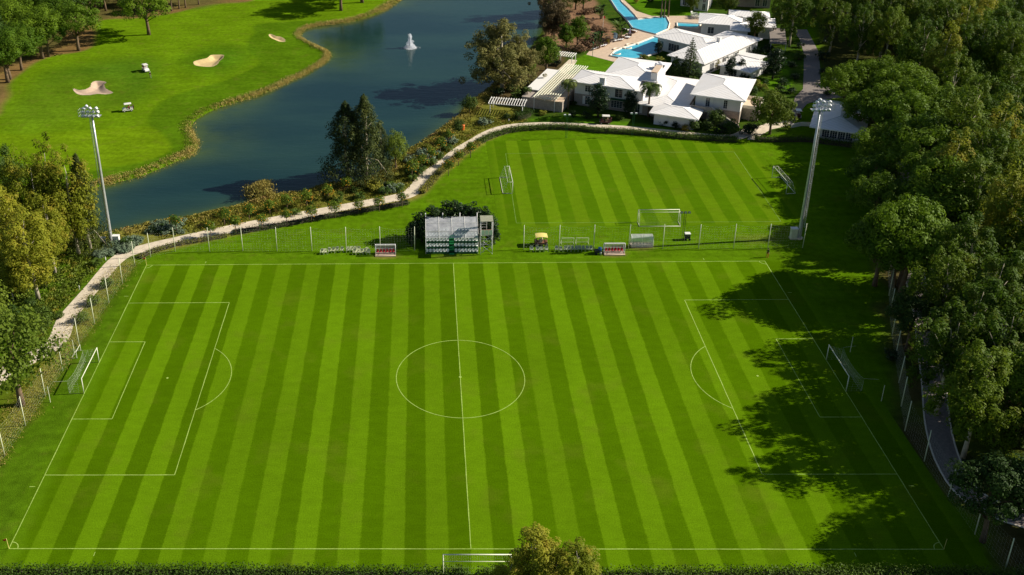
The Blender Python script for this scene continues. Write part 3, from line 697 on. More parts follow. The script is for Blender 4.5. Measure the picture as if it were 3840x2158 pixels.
def t_gum(leafm, rad=1.0):
    """broad, open gum tree with hanging masses"""
    def mk(rg):
        H = 17.0; C = []; RR = []; tops = []
        for j in range(32):
            a = rg.uniform(0, 6.28); q = rg.uniform(0.4, 4.0)*rad; z = H*0.2+ (H*0.68)*rg.uniform(0, 1)*(1-0.35*q/(4.6*rad)); c0 = np.array([q*math.cos(a), q*math.sin(a), z]); tops.append(c0*0.93)
            for k in range(9):
                o = rg.normal(size=3)*np.array([1.05,1.05,0.9]); o[2] -= 0.3*np.hypot(o[0], o[1]); C.append(c0+o); s = rg.uniform(0.5, 1.0); RR.append((s, s, s*1.2))
        for k in range(10): C.append((rg.normal()*1.2, rg.normal()*1.2, H-1.0-rg.uniform(0, 2.5))); RR.append((.9,.9,1.0))
        V, F = clumps(C, RR, 85, 0.19, rg, 0.9, 0.15, 0.45, 0.48, up=(0,0,-1.0), axis=(0,0,H*0.5))
        return H, [('trunk', trunk_mesh('gum', H, 0.30, tops, rg, 'bark_pale', 0.8, 1.3)), ('crown', np_mesh('gum_crown', V, F, leafm))]
    return mk
def t_casuarina(rg):
    H = 16.0; C = []; RR = []; tops = []
    for k in range(230):
        u = (k+0.5)/230; z = 0.9+u*(H-1.2); env = 3.9*(1-u**2.3)*(0.75+0.25*math.sin(u*9+1)); a = k*2.4+rg.uniform(-.5,.5); q = env*rg.uniform(0.45, 1.05)
        C.append((q*math.cos(a), q*math.sin(a), z)); s = rg.uniform(0.5, 0.95)*(1.1-0.5*u); RR.append((s, s, s*1.4))
        if k % 18 == 0: tops.append((q*0.8*math.cos(a), q*0.8*math.sin(a), z))
    for k in range(9): C.append((rg.normal()*0.15, rg.normal()*0.15, H-2.2+k*0.28)); RR.append((0.3-0.025*k, 0.3-0.025*k, 0.4))
    V, F = clumps(C, RR, 58, 0.17, rg, 0.8, 0.35, 0.45, 0.35, up=(0,0,1.2), axis=(0,0,H*0.4))
    return H, [('trunk', trunk_mesh('casuarina', H, 0.24, tops, rg, 'bark_pale', 0.9, 0.3)), ('crown', np_mesh('casuarina_crown', V, F, 'casuarina_leaf'))]
def t_fluffy(leafm, bark='bark_brown', H=8.0, rx=2.4, cz=0.6, rz=0.42, n=70, cl=0.8, size=0.16, per=75, taper=0.0, up=None, bare=0.2):
    def mk(rg):
        d = fib(n, rg, -1, 1)+rg.normal(size=(n,3))*0.12; ctr = np.array([0, 0, H*cz])
        C = d*rg.uniform(0.5, 1.0, (n,1)); f = 1-taper*(C[:,2:3]*0.5+0.5); C = ctr+C*np.array([rx, rx, H*rz])*np.concatenate([f, f, np.ones_like(f)], 1)
        rr = rg.uniform(0.6, 1.2, n)*cl*(1-0.4*taper*(d[:,2]*0.5+0.5))
        V, F = clumps(C, rr, per, size, rg, 0.85, 0.25, 0.45, 0.55, up=up, axis=ctr-np.array([0,0,H*0.12]))
        V = V[:]; F = F
        lim = [C[i]*0.85+ctr*0.15 for i in range(5, n, max(1, n//8))]
        return H, [('trunk', trunk_mesh('tree', H, 0.022*H, lim, rg, bark, 0.8, 0.03*H)), ('crown', np_mesh('crown', V, F, leafm))]
    return mk
def t_orange(rg):
    H = 3.6; ctr = np.array([0,0,2.5]); d = fib(20, rg)+rg.normal(size=(20,3))*0.15; C = ctr+d*np.array([0.95,0.95,0.85])*rg.uniform(0.5,1,(20,1))
    V, F = clumps(C, rg.uniform(0.32, 0.5, 20), 60, 0.10, rg, 0.8, 0.25, 0.5, 0.55, axis=ctr)
    tm = MB(); tm.tube([(0,0,-0.1),(0.04,0,0.8),(0,0.05,1.7),(0,0,2.6)], [0.085,0.065,0.055,0.03], 6)
    for q in C[3::5]: tm.tube([(0,0,1.6),(np.array(q)+ctr)/2,q], [0.04,0.03,0.01], 4)
    fm = MB()
    for i in range(22):
        dd = unit(rg.normal(size=3)); 
        if dd[2] < -0.75: continue
        fm.ball(ctr+dd*np.array([1.25,1.25,1.12])*rg.uniform(0.85,1.05)-np.array([0,0,0.15]), 0.075, 6, 4)
    me = bpy.data.meshes.new('orange_crown'); me.from_pydata(V.tolist()+fm.v, [], F.tolist()+[tuple(i+len(V) for i in f) for f in fm.f]); me.update()
    me.materials.append(MAT['orange_leaf']); me.materials.append(MAT['fruit'])
    me.polygons.foreach_set('material_index', np.array([0]*len(F)+[1]*len(fm.f), np.int32))
    return H, [('trunk', tm.mesh('orange_trunk', 'bark_brown', True)), ('crown', me)]
def fronds(rg, n, Lf, rise, droop, z0, wl=0.45, seg=9, spread=1.0):
    V = []; F = []
    for j in range(n):
        a = 2*math.pi*j/n+rg.uniform(-.2,.2); el_ = rise*rg.uniform(0.1, 1.0)**0.7 if j % 3 else rise; ln = Lf*rg.uniform(.8,1.1)
        dx, dy = math.cos(a), math.sin(a); r = 0; z = z0; ang = el_; pts = []
        for k in range(seg+1):
            pts.append(np.array([dx*r*spread, dy*r*spread, z])); r += ln/seg*math.cos(ang); z += ln/seg*math.sin(ang); ang -= droop*(0.6+k/seg)/seg*1.6
        sd = np.array([-dy, dx, 0.0])
        for k in range(1, seg):
            w_ = wl*math.sin(math.pi*min(1, (k+0.6)/(seg+0.3)))**0.6*1.3
            for s_ in (-1, 1):
                for m_ in (0, 0.5):
                    p0 = pts[k]*(1-m_)+pts[k+1]*m_; p1 = p0+(pts[k+1]-pts[k])*0.5
                    tip = p0+sd*s_*w_+(pts[k+1]-pts[k])*0.9+np.array([0,0,-0.35*w_])
                    o = len(V); V += [p0, p1, tip+np.array([0,0,0.02]), tip]; F.append((o,o+1,o+2,o+3))
    return np.array(V), np.array(F)
def t_palm(rg):
    H = 7.5; V, F = fronds(rg, 26, 3.0, 1.1, 2.1, H-1.2, 0.5)
    tm = MB(); tm.tube([(0,0,-0.2),(0.05,0,1.5),(0.1,0.05,3.5),(0.08,0.02,5.2),(0,0,H-1.1)], [0.26,0.19,0.16,0.15,0.2], 8)
    cs = MB(); cs.tube([(0,0,H-1.8),(0,0,H-1.2),(0,0,H-0.7)], [0.17,0.2,0.06], 8)
    return H, [('trunk', tm.mesh('palm_trunk', 'bark_brown', True)), ('crown_shaft', cs.mesh('palm_shaft', 'palm_leaf', True)), ('fronds', np_mesh('palm_fronds', V, F, 'palm_leaf'))]
def t_cycad(rg):
    V, F = fronds(rg, 22, 1.15, 1.2, 1.7, 0.35, 0.16, 7)
    tm = MB(); tm.tube([(0,0,-0.1),(0,0,0.4)], [0.16,0.13], 7)
    return 1.2, [('stem', tm.mesh('cycad_stem', 'bark_dark')), ('fronds', np_mesh('cycad_fronds', V, F, 'shrub_leaf'))]
def t_strelitzia(rg):
    H = 4.5; V = []; F = []; tm = MB()
    for j in range(46):
        a = rg.uniform(0, 6.28); r0 = rg.uniform(0.1, 1.0); z0 = rg.uniform(0.8, 3.4); b0 = np.array([r0*math.cos(a), r0*math.sin(a), z0]); dd = np.array([math.cos(a)*0.8, math.sin(a)*0.8, rg.uniform(0.3, 1.1)]); sd = np.array([-math.sin(a), math.cos(a), 0])*0.26
        p1 = b0+dd*0.6; p2 = p1+dd*0.5-np.array([0,0,0.25]); o = len(V)
        V += [b0-sd*0.3, b0+sd*0.3, p1+sd, p1-sd, p2+sd*0.3, p2-sd*0.3]; F += [(o,o+1,o+2,o+3),(o+3,o+2,o+4,o+5)]
        if j % 5 == 0: tm.tube([(r0*0.4*math.cos(a), r0*0.4*math.sin(a), -0.1), b0], [0.08,0.04], 5)
    return H, [('stems', tm.mesh('strelitzia_stems', 'bark_brown')), ('leaves', np_mesh('strelitzia_leaves', np.array(V), np.array(F), 'shrub_leaf'))]
def t_norfolk(rg):
    H = 11.0; P = []; NN = []; tm = MB(); tm.tube([(0,0,-0.2),(0,0,H*0.5),(0,0,H)], [0.18,0.11,0.02], 6)
    for k in range(19):
        u = k/18; z = 0.8+u*(H-1.1); ln = 2.7*(1-u)**0.9+0.15; nb = 8 if u < 0.7 else 6
        for j in range(nb):
            a = 2*math.pi*j/nb+k*0.4+rg.uniform(-.15,.15); l2 = ln*rg.uniform(.8,1.1); tm.tube([(0,0,z),(l2*math.cos(a), l2*math.sin(a), z+0.12*l2)], [0.03,0.01], 3, False)
            m_ = max(4, int(l2*16)); r = np.sqrt(rg.uniform(0.02, 1, m_))*l2; w_ = 0.28*(0.3+r/l2)*min(1, l2)
            q = a+rg.normal(size=m_)*w_/np.maximum(r, 0.2)*0.6
            P.append(np.stack([r*np.cos(q), r*np.sin(q), z+0.12*r+rg.normal(size=m_)*0.07], 1))
    P = np.concatenate(P); Nn = unit(np.stack([P[:,0]*0.2, P[:,1]*0.2, np.ones(len(P))], 1)+rg.normal(size=P.shape)*0.5)
    V, F = quads(P, Nn, 0.17, rg, 0.5)
    return H, [('trunk', tm.mesh('norfolk_trunk', 'bark_dark')), ('crown', np_mesh('norfolk_crown', V, F, 'shrub_leaf'))]
def t_shrub(leafm, H=1.6, rx=0.9, n=16, per=45, size=0.1, flat=1.0):
    def mk(rg):
        d = fib(n, rg, -0.2, 1)+rg.normal(size=(n,3))*0.2; C = np.array([0,0,H*0.35])+d*np.array([rx*0.75, rx*0.75, H*0.45*flat])*rg.uniform(0.6,1,(n,1))
        V, F = clumps(C, rg.uniform(0.28, 0.45, n)*max(rx, H*0.5), per, size, rg, 0.8, 0.3, 0.5, 0.55, axis=(0,0,0))
        tm = MB()
        for q in C[::4]: tm.tube([(q[0]*0.1, q[1]*0.1, -0.1), tuple(q)], [0.04*H, 0.015*H], 4)
        return H, [('stems', tm.mesh('shrub_stems', 'bark_dark')), ('foliage', np_mesh('shrub_foliage', V, F, leafm))]
    return mk
template('stone_pine', t_stone_pine('pine_leaf'), 4); template('dark_pine', t_stone_pine('pine_dark'), 2)
template('eucalyptus', t_euc('euc_leaf'), 5); template('green_eucalyptus', t_euc('euc_green', 1.15), 4)
template('gum_tree', t_gum('gum_grey'), 2); template('tan_gum', t_gum('gum_tan', 0.9), 1)
template('casuarina', t_casuarina, 2)
template('aleppo_pine', t_fluffy('pine_leaf', 'bark_brown', 9.0, 2.7, 0.62, 0.38, 90, 0.85, 0.15, 85, 0.35, (0,0,1)), 3)
template('feathery_pine', t_fluffy('feather_leaf', 'bark_brown', 9.0, 3.2, 0.64, 0.34, 85, 0.95, 0.135, 70, 0.2, (0,0,1)), 2)
template('round_tree', t_fluffy('bright_leaf', 'bark_brown', 10.0, 4.3, 0.6, 0.38, 110, 0.95, 0.17, 80, 0.15), 2)
template('magnolia', t_fluffy('dark_leaf', 'bark_dark', 7.5, 2.1, 0.54, 0.44, 60, 0.75, 0.16, 60, 0.35), 2)
template('cypress', t_fluffy('pine_dark', 'bark_dark', 7.0, 1.5, 0.5, 0.48, 60, 0.5, 0.11, 70, 0.75), 1)
template('bush_tree', t_fluffy('shrub_leaf', 'bark_brown', 5.0, 1.9, 0.58, 0.4, 50, 0.7, 0.14, 60, 0.1), 2)
template('orange_tree', t_orange, 4); template('palm', t_palm, 2); template('cycad', t_cycad, 2); template('strelitzia', t_strelitzia, 2); template('norfolk_pine', t_norfolk, 1)
template('shrub', t_shrub('shrub_leaf'), 3); template('dark_shrub', t_shrub('dark_leaf'), 2); template('silver_shrub', t_shrub('silver_leaf', 0.8, 0.8, 12, 40), 2)
template('yellow_shrub', t_shrub('yellow_leaf', 2.6, 1.0, 18, 55), 1); template('dry_shrub', t_shrub('scrub_leaf', 1.2, 0.9), 2); template('mulch_shrub', t_shrub('mulch_leaf', 1.5, 1.4, 18, 45, 0.13), 2)
template('orange_shrub', t_shrub('orange_leaf', 1.9, 1.2, 20, 55), 1)
_mesh_used = {}
def plant(kind, x, y, h, label, cat='tree', group=None, name=None, wid=1.0, var=None, z=0.0, rz=None):
    lst = TPL[kind]; i = rnd.randrange(len(lst)) if var is None else var % len(lst); H, parts = lst[i]
    o = thing(name or kind, label, cat, (x, y, z), rnd.uniform(0, 6.28) if rz is None else rz, group)
    k = h/H; o.scale = (k*wid, k*wid, k)
    for pn, me in parts: link(pn, me, o)
    return o
def at_base(kind, b, h, label, **kw):
    x, y = G(*b); return plant(kind, x, y, h, label, **kw)
def at_top(kind, tpx, h, label, **kw):
    x, y = G(*tpx, h*0.97); return plant(kind, x, y, h, label, **kw)

# --- golf course pines (upper left)
gp = 'stone pines round the golf course'
at_base('stone_pine', (107,148), 14.6, 'tall two-limbed stone pine, left of the pine that throws a shadow on the fairway', group=gp, wid=1.25)
at_base('stone_pine', (123,143), 11.5, 'smaller stone pine close behind the tall two-limbed pine', group=gp, wid=1.15)
at_base('stone_pine', (198,128), 13.6, 'round stone pine whose shadow falls across the fairway edge', group=gp, wid=1.3)
at_base('stone_pine', (20,208), 14.0, 'stone pine at the left frame edge by a bare sandy strip', group=gp, wid=1.3)
at_base('stone_pine', (26,200), 13.0, 'stone pine just behind the one at the left frame edge', group=gp, wid=1.25)
at_base('stone_pine', (55,177), 12.5, 'stone pine between the left frame edge pair and the tall two-limbed pine', group=gp, wid=1.15)
at_base('stone_pine', (375,88), 14.5, 'lone stone pine with tall bare trunk standing out on the fairway', group=gp, wid=1.3)
at_base('stone_pine', (858,27), 15.0, 'stone pine by the lake, nearer the viewer of the two that mirror in the water', group=gp, wid=1.2)
at_base('stone_pine', (911,7), 15.0, 'stone pine by the lake, farther of the two that mirror in the water', group=gp, wid=1.3)
for i, (bx_, by_, hh_) in enumerate([(432,28,12),(451,23,11.5),(467,20,12),(500,12,11),(395,12,12)]):
    at_base('stone_pine', (bx_,by_), hh_, 'slim pine in the row at the far fairway edge, %s from the left'%ORD[[1,2,3,4,0][i]], group='slim pines at the far fairway edge', wid=0.8)
k_ = 0
for bx_, by_ in [(-20,170),(30,130),(75,105),(0,90),(130,95),(165,80),(50,60),(100,50),(150,40),(205,62),(225,45),(180,10),(240,25),(265,28),(300,15),(285,-10),(340,10),(120,10),(20,20),(330,-30),(220,-20),(420,-15),(90,-30)]:
    at_base('stone_pine' if k_ % 5 else 'dark_pine', (bx_+rnd.uniform(-6,6), by_), rnd.uniform(11.5,14.5), 'stone pine in the dim upper left grove, %s counted from the front'%ORD[k_], group='pines in the upper left grove', wid=rnd.uniform(1.05,1.35)); k_ += 1

# --- left eucalyptus stand
ge = 'eucalyptus stand on the left by the lake'
for b_, h_, lb, wd, vr in [((97,755),17.2,'leaning pale-trunked eucalyptus nearest the path in the left stand',1.25,0),((75,640),20.3,'second eucalyptus spire from the left in the left stand, rusty tinted',0.8,1),((118,640),20.0,'narrow rusty eucalyptus spire in the middle of the left stand',0.75,2),
        ((152,620),22.0,'tallest eucalyptus in the left stand, behind the others',0.85,3),((198,640),20.3,'rightmost broad eucalyptus in the left stand beside the floodlight mast',0.95,4),((30,690),17.5,'eucalyptus with yellow-green dome at the left frame edge',1.0,1),((140,690),15.5,'lower rusty eucalyptus between the spires and the leaning tree',0.9,3),((-25,700),17,'eucalyptus cut by the left frame edge',1.1,2)]:
    at_base('eucalyptus', b_, h_, lb, group=ge, wid=wd*1.15, var=vr)
at_base('casuarina', (228,629), 18.5, 'shaggy dark green casuarina close left of the left floodlight mast', wid=0.85, var=0)
at_base('dark_pine', (15,560), 15, 'dark pine behind the left eucalyptus stand at the frame edge', wid=0.8)
at_base('cypress', (117,722), 6.8, 'small dark conical conifer right of the leaning eucalyptus trunk')
at_base('feathery_pine', (55,1020), 15.2, 'large feathery pine at the left frame edge behind the left goal net fence', wid=1.25, var=0)
at_base('feathery_pine', (-40,900), 13, 'feathery pine cut by the left frame edge above the large one', wid=1.1, var=1)
at_base('bush_tree', (108,842), 5.0, 'small leafy tree beside the lower end of the concrete path', wid=1.0)
at_base('eucalyptus', (35,760), 9.5, 'thin young eucalyptus left of the leaning tree', wid=0.8, var=2)
for b_, h_, lb in [((20,745),2.4,'round green shrub under the left eucalyptus by the frame edge'),((62,735),2.0,'dark green shrub left of the leaning trunk base'),((78,770),1.6,'low shrub in front of the leaning eucalyptus trunk'),((25,800),2.6,'leafy shrub above the feathery pine on the left'),((70,810),2.2,'shrub between the small leafy tree and the leaning trunk'),((150,800),1.3,'low shrub beside the path left of the orange shrubs')]:
    at_base('shrub', b_, h_, lb, cat='shrub', wid=1.3)
# --- lakeside pair and small pine
at_base('casuarina', (876,455), 16.8, 'left of the two big dark casuarinas on the near lake shore', wid=1.5, var=0, group='lakeside casuarinas')
at_base('casuarina', (922,455), 18.3, 'right of the two big dark casuarinas on the near lake shore', wid=1.255, var=1, group='lakeside casuarinas')
at_base('casuarina', (958,430), 11.0, 'low dark casuarina tucked right of the two big ones', wid=1.0, var=0, group='lakeside casuarinas')
at_base('feathery_pine', (995,424), 8.2, 'small light green pine right of the lakeside casuarinas', wid=1.0, var=2)
# --- trees between lake and villas
at_base('gum_tree', (1263,225), 18.3, 'big spreading grey-green gum tree with white trunk on the far lake shore', wid=1.5, var=0)
at_base('gum_tree', (1308,212), 14.5, 'lower gum tree right of the big spreading one', wid=1.2, var=1)
at_base('aleppo_pine', (1374,178), 9.3, 'dark green pine beside the small white pergola', wid=1.35, var=0)
at_base('aleppo_pine', (1330,200), 6.5, 'small green pine between the gum trees and the terrace', wid=1.0, var=1)
at_base('aleppo_pine', (1424,125), 7.5, 'round green pine left of the brown slope', wid=1.2, var=1)
at_base('aleppo_pine', (1452,118), 8.5, 'second round green pine, right one of the pair by the brown slope', wid=1.25, var=2)
at_base('tan_gum', (1394,98), 14, 'tan-leaved gum tree at the lake edge above the pines', wid=1.15)
at_base('tan_gum', (1372,40), 15, 'tan-leaved gum tree at the top edge beside the lake', wid=1.1)
at_base('gum_tree', (1400,60), 13, 'grey gum tree behind the tan-leaved one', wid=1.0, var=1)
at_base('aleppo_pine', (1448,25), 10, 'tall pine at the top edge left of the long pool', wid=1.1, var=0)
at_base('aleppo_pine', (1467,28), 11, 'tall pine at the top edge nearest the long pool', wid=1.0, var=1)
at_base('bush_tree', (1181,285), 4.3, 'round grey-green olive tree at the lake edge left of the flower-like white pergola', wid=1.1)
at_base('bush_tree', (1152,338), 3.6, 'small green tree above the path curve', wid=0.9)
for b_, h_, lb in [((1504,122),5.6,'leafy banana-like clump nearest the pool loungers'),((1556,100),6.6,'tall banana-like clump beside the narrow pool'),((1512,48),5.2,'banana-like clump near the top edge by the long pool')]:
    at_base('strelitzia', b_, h_, lb, cat='plant', wid=1.15, group='banana-like clumps on the brown slope')
for i, b_ in enumerate([(1440,70),(1462,88),(1480,60),(1500,75),(1455,130),(1490,102),(1475,35),(1430,95),(1520,80),(1478,118),(1500,30)]):
    at_base('mulch_shrub', b_, rnd.uniform(1.2,2.2), 'dry brown shrub on the mulched slope left of the pools', cat='shrub', wid=1.3, group='dry brown shrubs on the mulched slope', name='dry_shrub')
at_base('yellow_shrub', (1528,112), 1.6, 'yellow-green shrub between banana clump and pool deck', cat='shrub')
# --- round the villas
at_base('magnolia', (1504,296), 8.4, 'dark glossy magnolia in front of the front villa, left one', wid=1.15, var=0, group='magnolias before the front villa')
at_base('magnolia', (1583,296), 6.8, 'dark glossy magnolia in front of the front villa, right one', wid=1.05, var=1, group='magnolias before the front villa')
at_base('magnolia', (1943,200), 8.2, 'dark magnolia beside the paved road, right of the middle villa', wid=1.15, var=0)
at_base('magnolia', (1835,193), 5.6, 'dark magnolia behind the front villa beside the yellow shrubs', wid=1.1, var=1)
at_base('magnolia', (1862,190), 4.4, 'small dark magnolia right of the yellow shrubs', wid=1.1, var=0)
at_base('magnolia', (1656,136), 3.8, 'small dark tree at the pool edge in front of the middle villa', wid=1.2, var=1)
at_base('palm', (1631,294), 8.4, 'palm with drooping fronds in front of the low villa wing', cat='palm', wid=1.15, var=0)
at_base('palm', (1429,276), 7.6, 'palm in front of the slatted pergola of the front villa', cat='palm', wid=1.0, var=1)
at_base('palm', (1325,262), 4.4, 'short palm left of the white terrace', cat='palm', wid=1.0, var=0)
at_base('norfolk_pine', (1733,199), 11.0, 'tiered conifer with narrow spire between the front and middle villa', wid=1.15)
at_base('cypress', (1697,200), 6.4, 'dense dark conifer left of the tiered spire', wid=1.5)
at_base('cypress', (1716,196), 4.6, 'low dark conifer between the dense one and the tiered spire', wid=1.7)
at_base('cypress', (1890,122), 4.2, 'small columnar cypress at the right end of the middle villa', wid=0.6)
for b_, lb in [((1780,178),'left of the two yellow-leaved shrubs behind the front villa'),((1801,176),'right of the two yellow-leaved shrubs behind the front villa')]: at_base('yellow_shrub', b_, 3.4, lb, cat='shrub', wid=0.9, group='yellow-leaved shrubs')
at_base('round_tree', (1896,103), 9.0, 'bright green tree between the middle and the back villa', wid=0.75, var=0)
at_base('round_tree', (1936,338), 10.2, 'big round yellow-green tree between the front villa and the small clubhouse', wid=1.12, var=1)
at_base('green_eucalyptus', (1985,118), 16, 'olive eucalyptus at the head of the paved road', wid=1.35, var=0)
at_base('green_eucalyptus', (1965,60), 15, 'olive eucalyptus at the top edge by the back villa', wid=1.2, var=1)
at_base('round_tree', (1738,32), 7, 'dark leafy tree before the white building at the top edge', wid=0.8, var=0)
at_base('round_tree', (1830,40), 7.5, 'leafy tree right of the white building at the top edge', wid=0.95, var=1)
for i, b_ in enumerate([(1655,44),(1662,45),(1681,43)]):
    pass
vs_ = [((1743,327),2.6,'shrub','green rounded shrub below the low villa wing, left'),((1722,330),1.8,'yellow_shrub','yellow-green shrub at the left foot of the low wing planting'),((1800,318),4.0,'bush_tree','leafy bush against the brick stair wall'),((1778,326),2.4,'shrub','rounded shrub left of the leafy bush by the stair wall'),((1836,340),3.6,'bush_tree','reddish-dark small tree right of the brick stair wall'),((1815,336),2.4,'dark_shrub','dark shrub between the two small trees by the stair'),((1885,338),3.0,'dark_shrub','dark bush left of the big round tree'),((1700,322),1.6,'dark_shrub','dark low shrub along the low wing wall, right'),((1672,315),1.6,'dark_shrub','dark low shrub along the low wing wall, middle'),((1645,308),1.5,'dark_shrub','dark low shrub along the low wing wall, left'),((1560,302),1.6,'shrub','shrub between the two magnolias'),((1475,298),1.8,'dark_shrub','dark shrub left of the left magnolia'),((1440,293),1.4,'dark_shrub','dark low shrub under the front palm'),((1365,290),1.2,'dry_shrub','reddish low shrub on the villa lawn'),((1925,215),1.5,'shrub','shrub at the paved road, below the road-side magnolia'),((1900,215),1.6,'dry_shrub','orange-tinged shrub behind the front villa roof'),((1915,225),1.6,'dry_shrub','second orange-tinged shrub toward the road'),((1960,232),2.2,'shrub','shrub at the paved square corner'),((1890,240),2.6,'shrub','shrub right of the front villa roof'),((2090,215),2.6,'dark_shrub','dark shrub across the paved road'),((2075,190),2.4,'dark_shrub','dark shrub at the right roadside'),((2068,150),2.6,'dark_shrub','dark shrub on the far right roadside'),((2000,200),1.8,'dark_shrub','dark shrub on the left roadside'),((1990,170),2.0,'dark_shrub','dark shrub on the left roadside farther up'),((1985,305),2.2,'dark_shrub','dark shrub left of the clubhouse'),((1660,160),2.0,'scrub','sparse shrub at the pool edge'),((1620,150),1.6,'scrub','sparse shrub by the shaded pool corner'),((1700,75),1.2,'dark_shrub','dark clipped hedge block below the small plunge pool'),((1600,8),1.8,'yellow_shrub','yellow flowering bush on the lawn beside the long pool'),((1635,6),1.9,'shrub','green bush on the lawn beside the long pool')]
for b_, h_, k, lb in vs_:
    k2 = {'scrub':'dry_shrub'}.get(k, k); at_base(k2, b_, h_, lb, cat='shrub', wid=1.25, name='shrub' if 'shrub' in k2 else None)
for i, q in enumerate([(1361,272),(1371,273),(1382,274),(1394,275),(1408,273),(1412,267),(1419,263),(1435,263),(1446,264)]):
    at_base('shrub', q, 1.0, 'clipped ball shrub below the villa terrace, %s from the left'%ORD[i], cat='shrub', wid=1.0, group='clipped ball shrubs before the terrace', name='ball_shrub')

for i, q in enumerate([(1690,205),(1672,196),(1760,205),(1745,212),(1870,205),(1885,215),(1905,180),(1925,185),(1700,215),(1680,180),(1905,140),(1930,130),(1955,140),(1990,235),(1968,215),(2010,150),(2012,120),(2070,110),(2080,240),(1345,225),(1318,235),(1300,250),(1290,265),(1255,240),(1290,230),(1310,215),(1400,165)]):
    at_base('dark_shrub' if i % 3 else 'shrub', q, rnd.uniform(1.3,2.6), 'dark garden shrub in the beds round the villas', cat='shrub', wid=1.4, name='shrub', group='garden shrubs round the villas')
# --- oleander thicket behind the grandstand
go = 'dark evergreen bushes behind the grandstand'
for i, (bx_, by_, h_) in enumerate([(1040,622,5.2),(1062,618,6.6),(1092,612,7.6),(1122,608,8.0),(1150,606,8.2),(1178,606,7.8),(1205,608,7.2),(1228,613,6.4),(1240,625,4.6),(1035,630,3.4)]):
    x_, y_ = G(bx_, by_); plant('magnolia', x_, y_+1.5, h_*0.9, 'dark evergreen bush behind the grandstand, %s from the left'%ORD[[1,2,3,4,5,6,7,8,9,0][i]], cat='bush', group=go, name='evergreen_bush', wid=1.25)
# --- orange trees
low = [(445,582),(530,599),(594,589),(660,580),(722,566),(784,560),(843,549),(902,539),(954,533),(1012,522),(1128,443),(1153,417),(1184,397)]
for i, b_ in enumerate(low): at_base('orange_tree', b_, rnd.uniform(3.2,3.9), 'orange tree along the pitch side of the path, %s from left'%ORD[i], cat='orange tree', group='orange trees on the pitch side of the path', wid=1.05)
upp = [(565,567),(627,554),(679,540),(723,530),(772,521),(826,503),(873,482),(1037,447),(1061,428),(1086,408),(1107,387),(1128,362)]
for i, b_ in enumerate(upp): at_base('orange_tree', b_, rnd.uniform(3.2,4.0), 'orange tree in the strip on the lake side of the path, %s from left'%ORD[i], cat='orange tree', group='orange trees on the lake side of the path', wid=1.15)
for i, b_ in enumerate([(268,722),(235,766),(208,808)]): at_base('orange_shrub', b_, 1.9, 'low orange bush at the edge of the left path, %s from the top'%ORD[i], cat='orange bush', group='low orange bushes on the left path', wid=1.1)
for i, b_ in enumerate([(1058,430),(1038,455),(1004,480),(968,488),(985,472),(1123,378),(1105,398),(1082,415),(1050,440),(905,500),(850,508),(745,540),(242,668),(320,615)]):
    at_base('cycad', b_, rnd.uniform(1.5,2.0), 'low spiky cycad in the bed beside the path, %s in order along it'%ORD[i], cat='cycad', group='cycads beside the path', wid=1.1)
# shrubs along the strip
for i in range(34):
    u = rnd.random(); j = int(len(PATH)*(0.30+0.42*u)); p = PATH[j]; d = PATH[min(j+1,len(PATH)-1)]-PATH[j-1]; d /= np.linalg.norm(d); nn_ = np.array([-d[1], d[0]])
    q = p+nn_*rnd.uniform(3.0, 6.5); k = rnd.choice(['shrub','dry_shrub','silver_shrub','shrub'])
    plant(k, q[0], q[1], rnd.uniform(0.8,1.7), {'shrub':'green','dry_shrub':'olive dry','silver_shrub':'grey-green'}[k]+' shrub in the planted strip between path and lake', cat='shrub', group={'shrub':'green','dry_shrub':'olive','silver_shrub':'grey-green'}[k]+' shrubs in the lakeside strip', wid=1.3, name='shrub')
for i in range(22):
    u = rnd.random(); b_ = (255+u*95+rnd.uniform(-12,12), 640-u*30+rnd.uniform(-14,14)); at_base('silver_shrub', b_, rnd.uniform(0.7,1.1), 'silvery low shrub in the bed below the left floodlight mast', cat='shrub', group='silvery shrubs below the left mast', wid=1.3, name='silver_shrub')
for i in range(26):
    b_ = (380+rnd.uniform(0,75), 590-rnd.uniform(0,26)); 
    at_base(rnd.choice(['silver_shrub','shrub']), b_, rnd.uniform(0.7,1.3), 'low bed shrub between the path and the lake beside the left mast', cat='shrub', group='low bed shrubs right of the left mast', wid=1.3, name='shrub')

# --- woodland on the right
wtrees = []
def wt(kind, x, y, h, wid=1.0, var=None): wtrees.append([kind, x, y, h, wid, var])
def wtop(kind, px, h, wid=1.0, var=None): x, y = G(*px, h*0.97); wt(kind, x, y, h, wid, var)
wt('stone_pine', 70.8, 20.6, 17.0, 0.95, 0); wt('stone_pine', 72.2, 24.0, 15.5, 0.9, 1)
wt('dark_pine', 65.6, 6.2, 9.6, 0.95, 0); wtop('dark_pine', (2528,1168), 11.5, 1.0, 1)
for q in ((72.5,-8,13),(71.5,-15,13.5),(72,-22,13),(72,-30,13.5),(74,-38,14),(79.5,-2,14),(79.5,-17,21.5),(78,-24.5,21.5),(76.5,-31,21),(77,-38,21),(82,-9,20.5),(75,-46,18)): wt('stone_pine' if q[2] < 15 else 'green_eucalyptus', *q, 1.1)
for q in ((95,72,15.5),(91,62,15),(89,53,15.5),(98,82,15),(87,45,15),(85,38.5,15.5),(101,91,14)): wt('stone_pine', *q, 1.15)
for px, h in [((2199,148),12.5),((2139,172),11),((2285,165),13),((2335,190),12),((2222,228),12.5),((2172,238),10),((2285,250),12),((2222,325),11),((2225,448),11),((2382,458),13),((2435,462),12.5),((2372,228),14),((2320,330),11),((2282,535),14),((2330,560),14),((2500,455),13),((2210,395),10),((2232,560),12)]:
    wtop('stone_pine', px, h, 1.12)
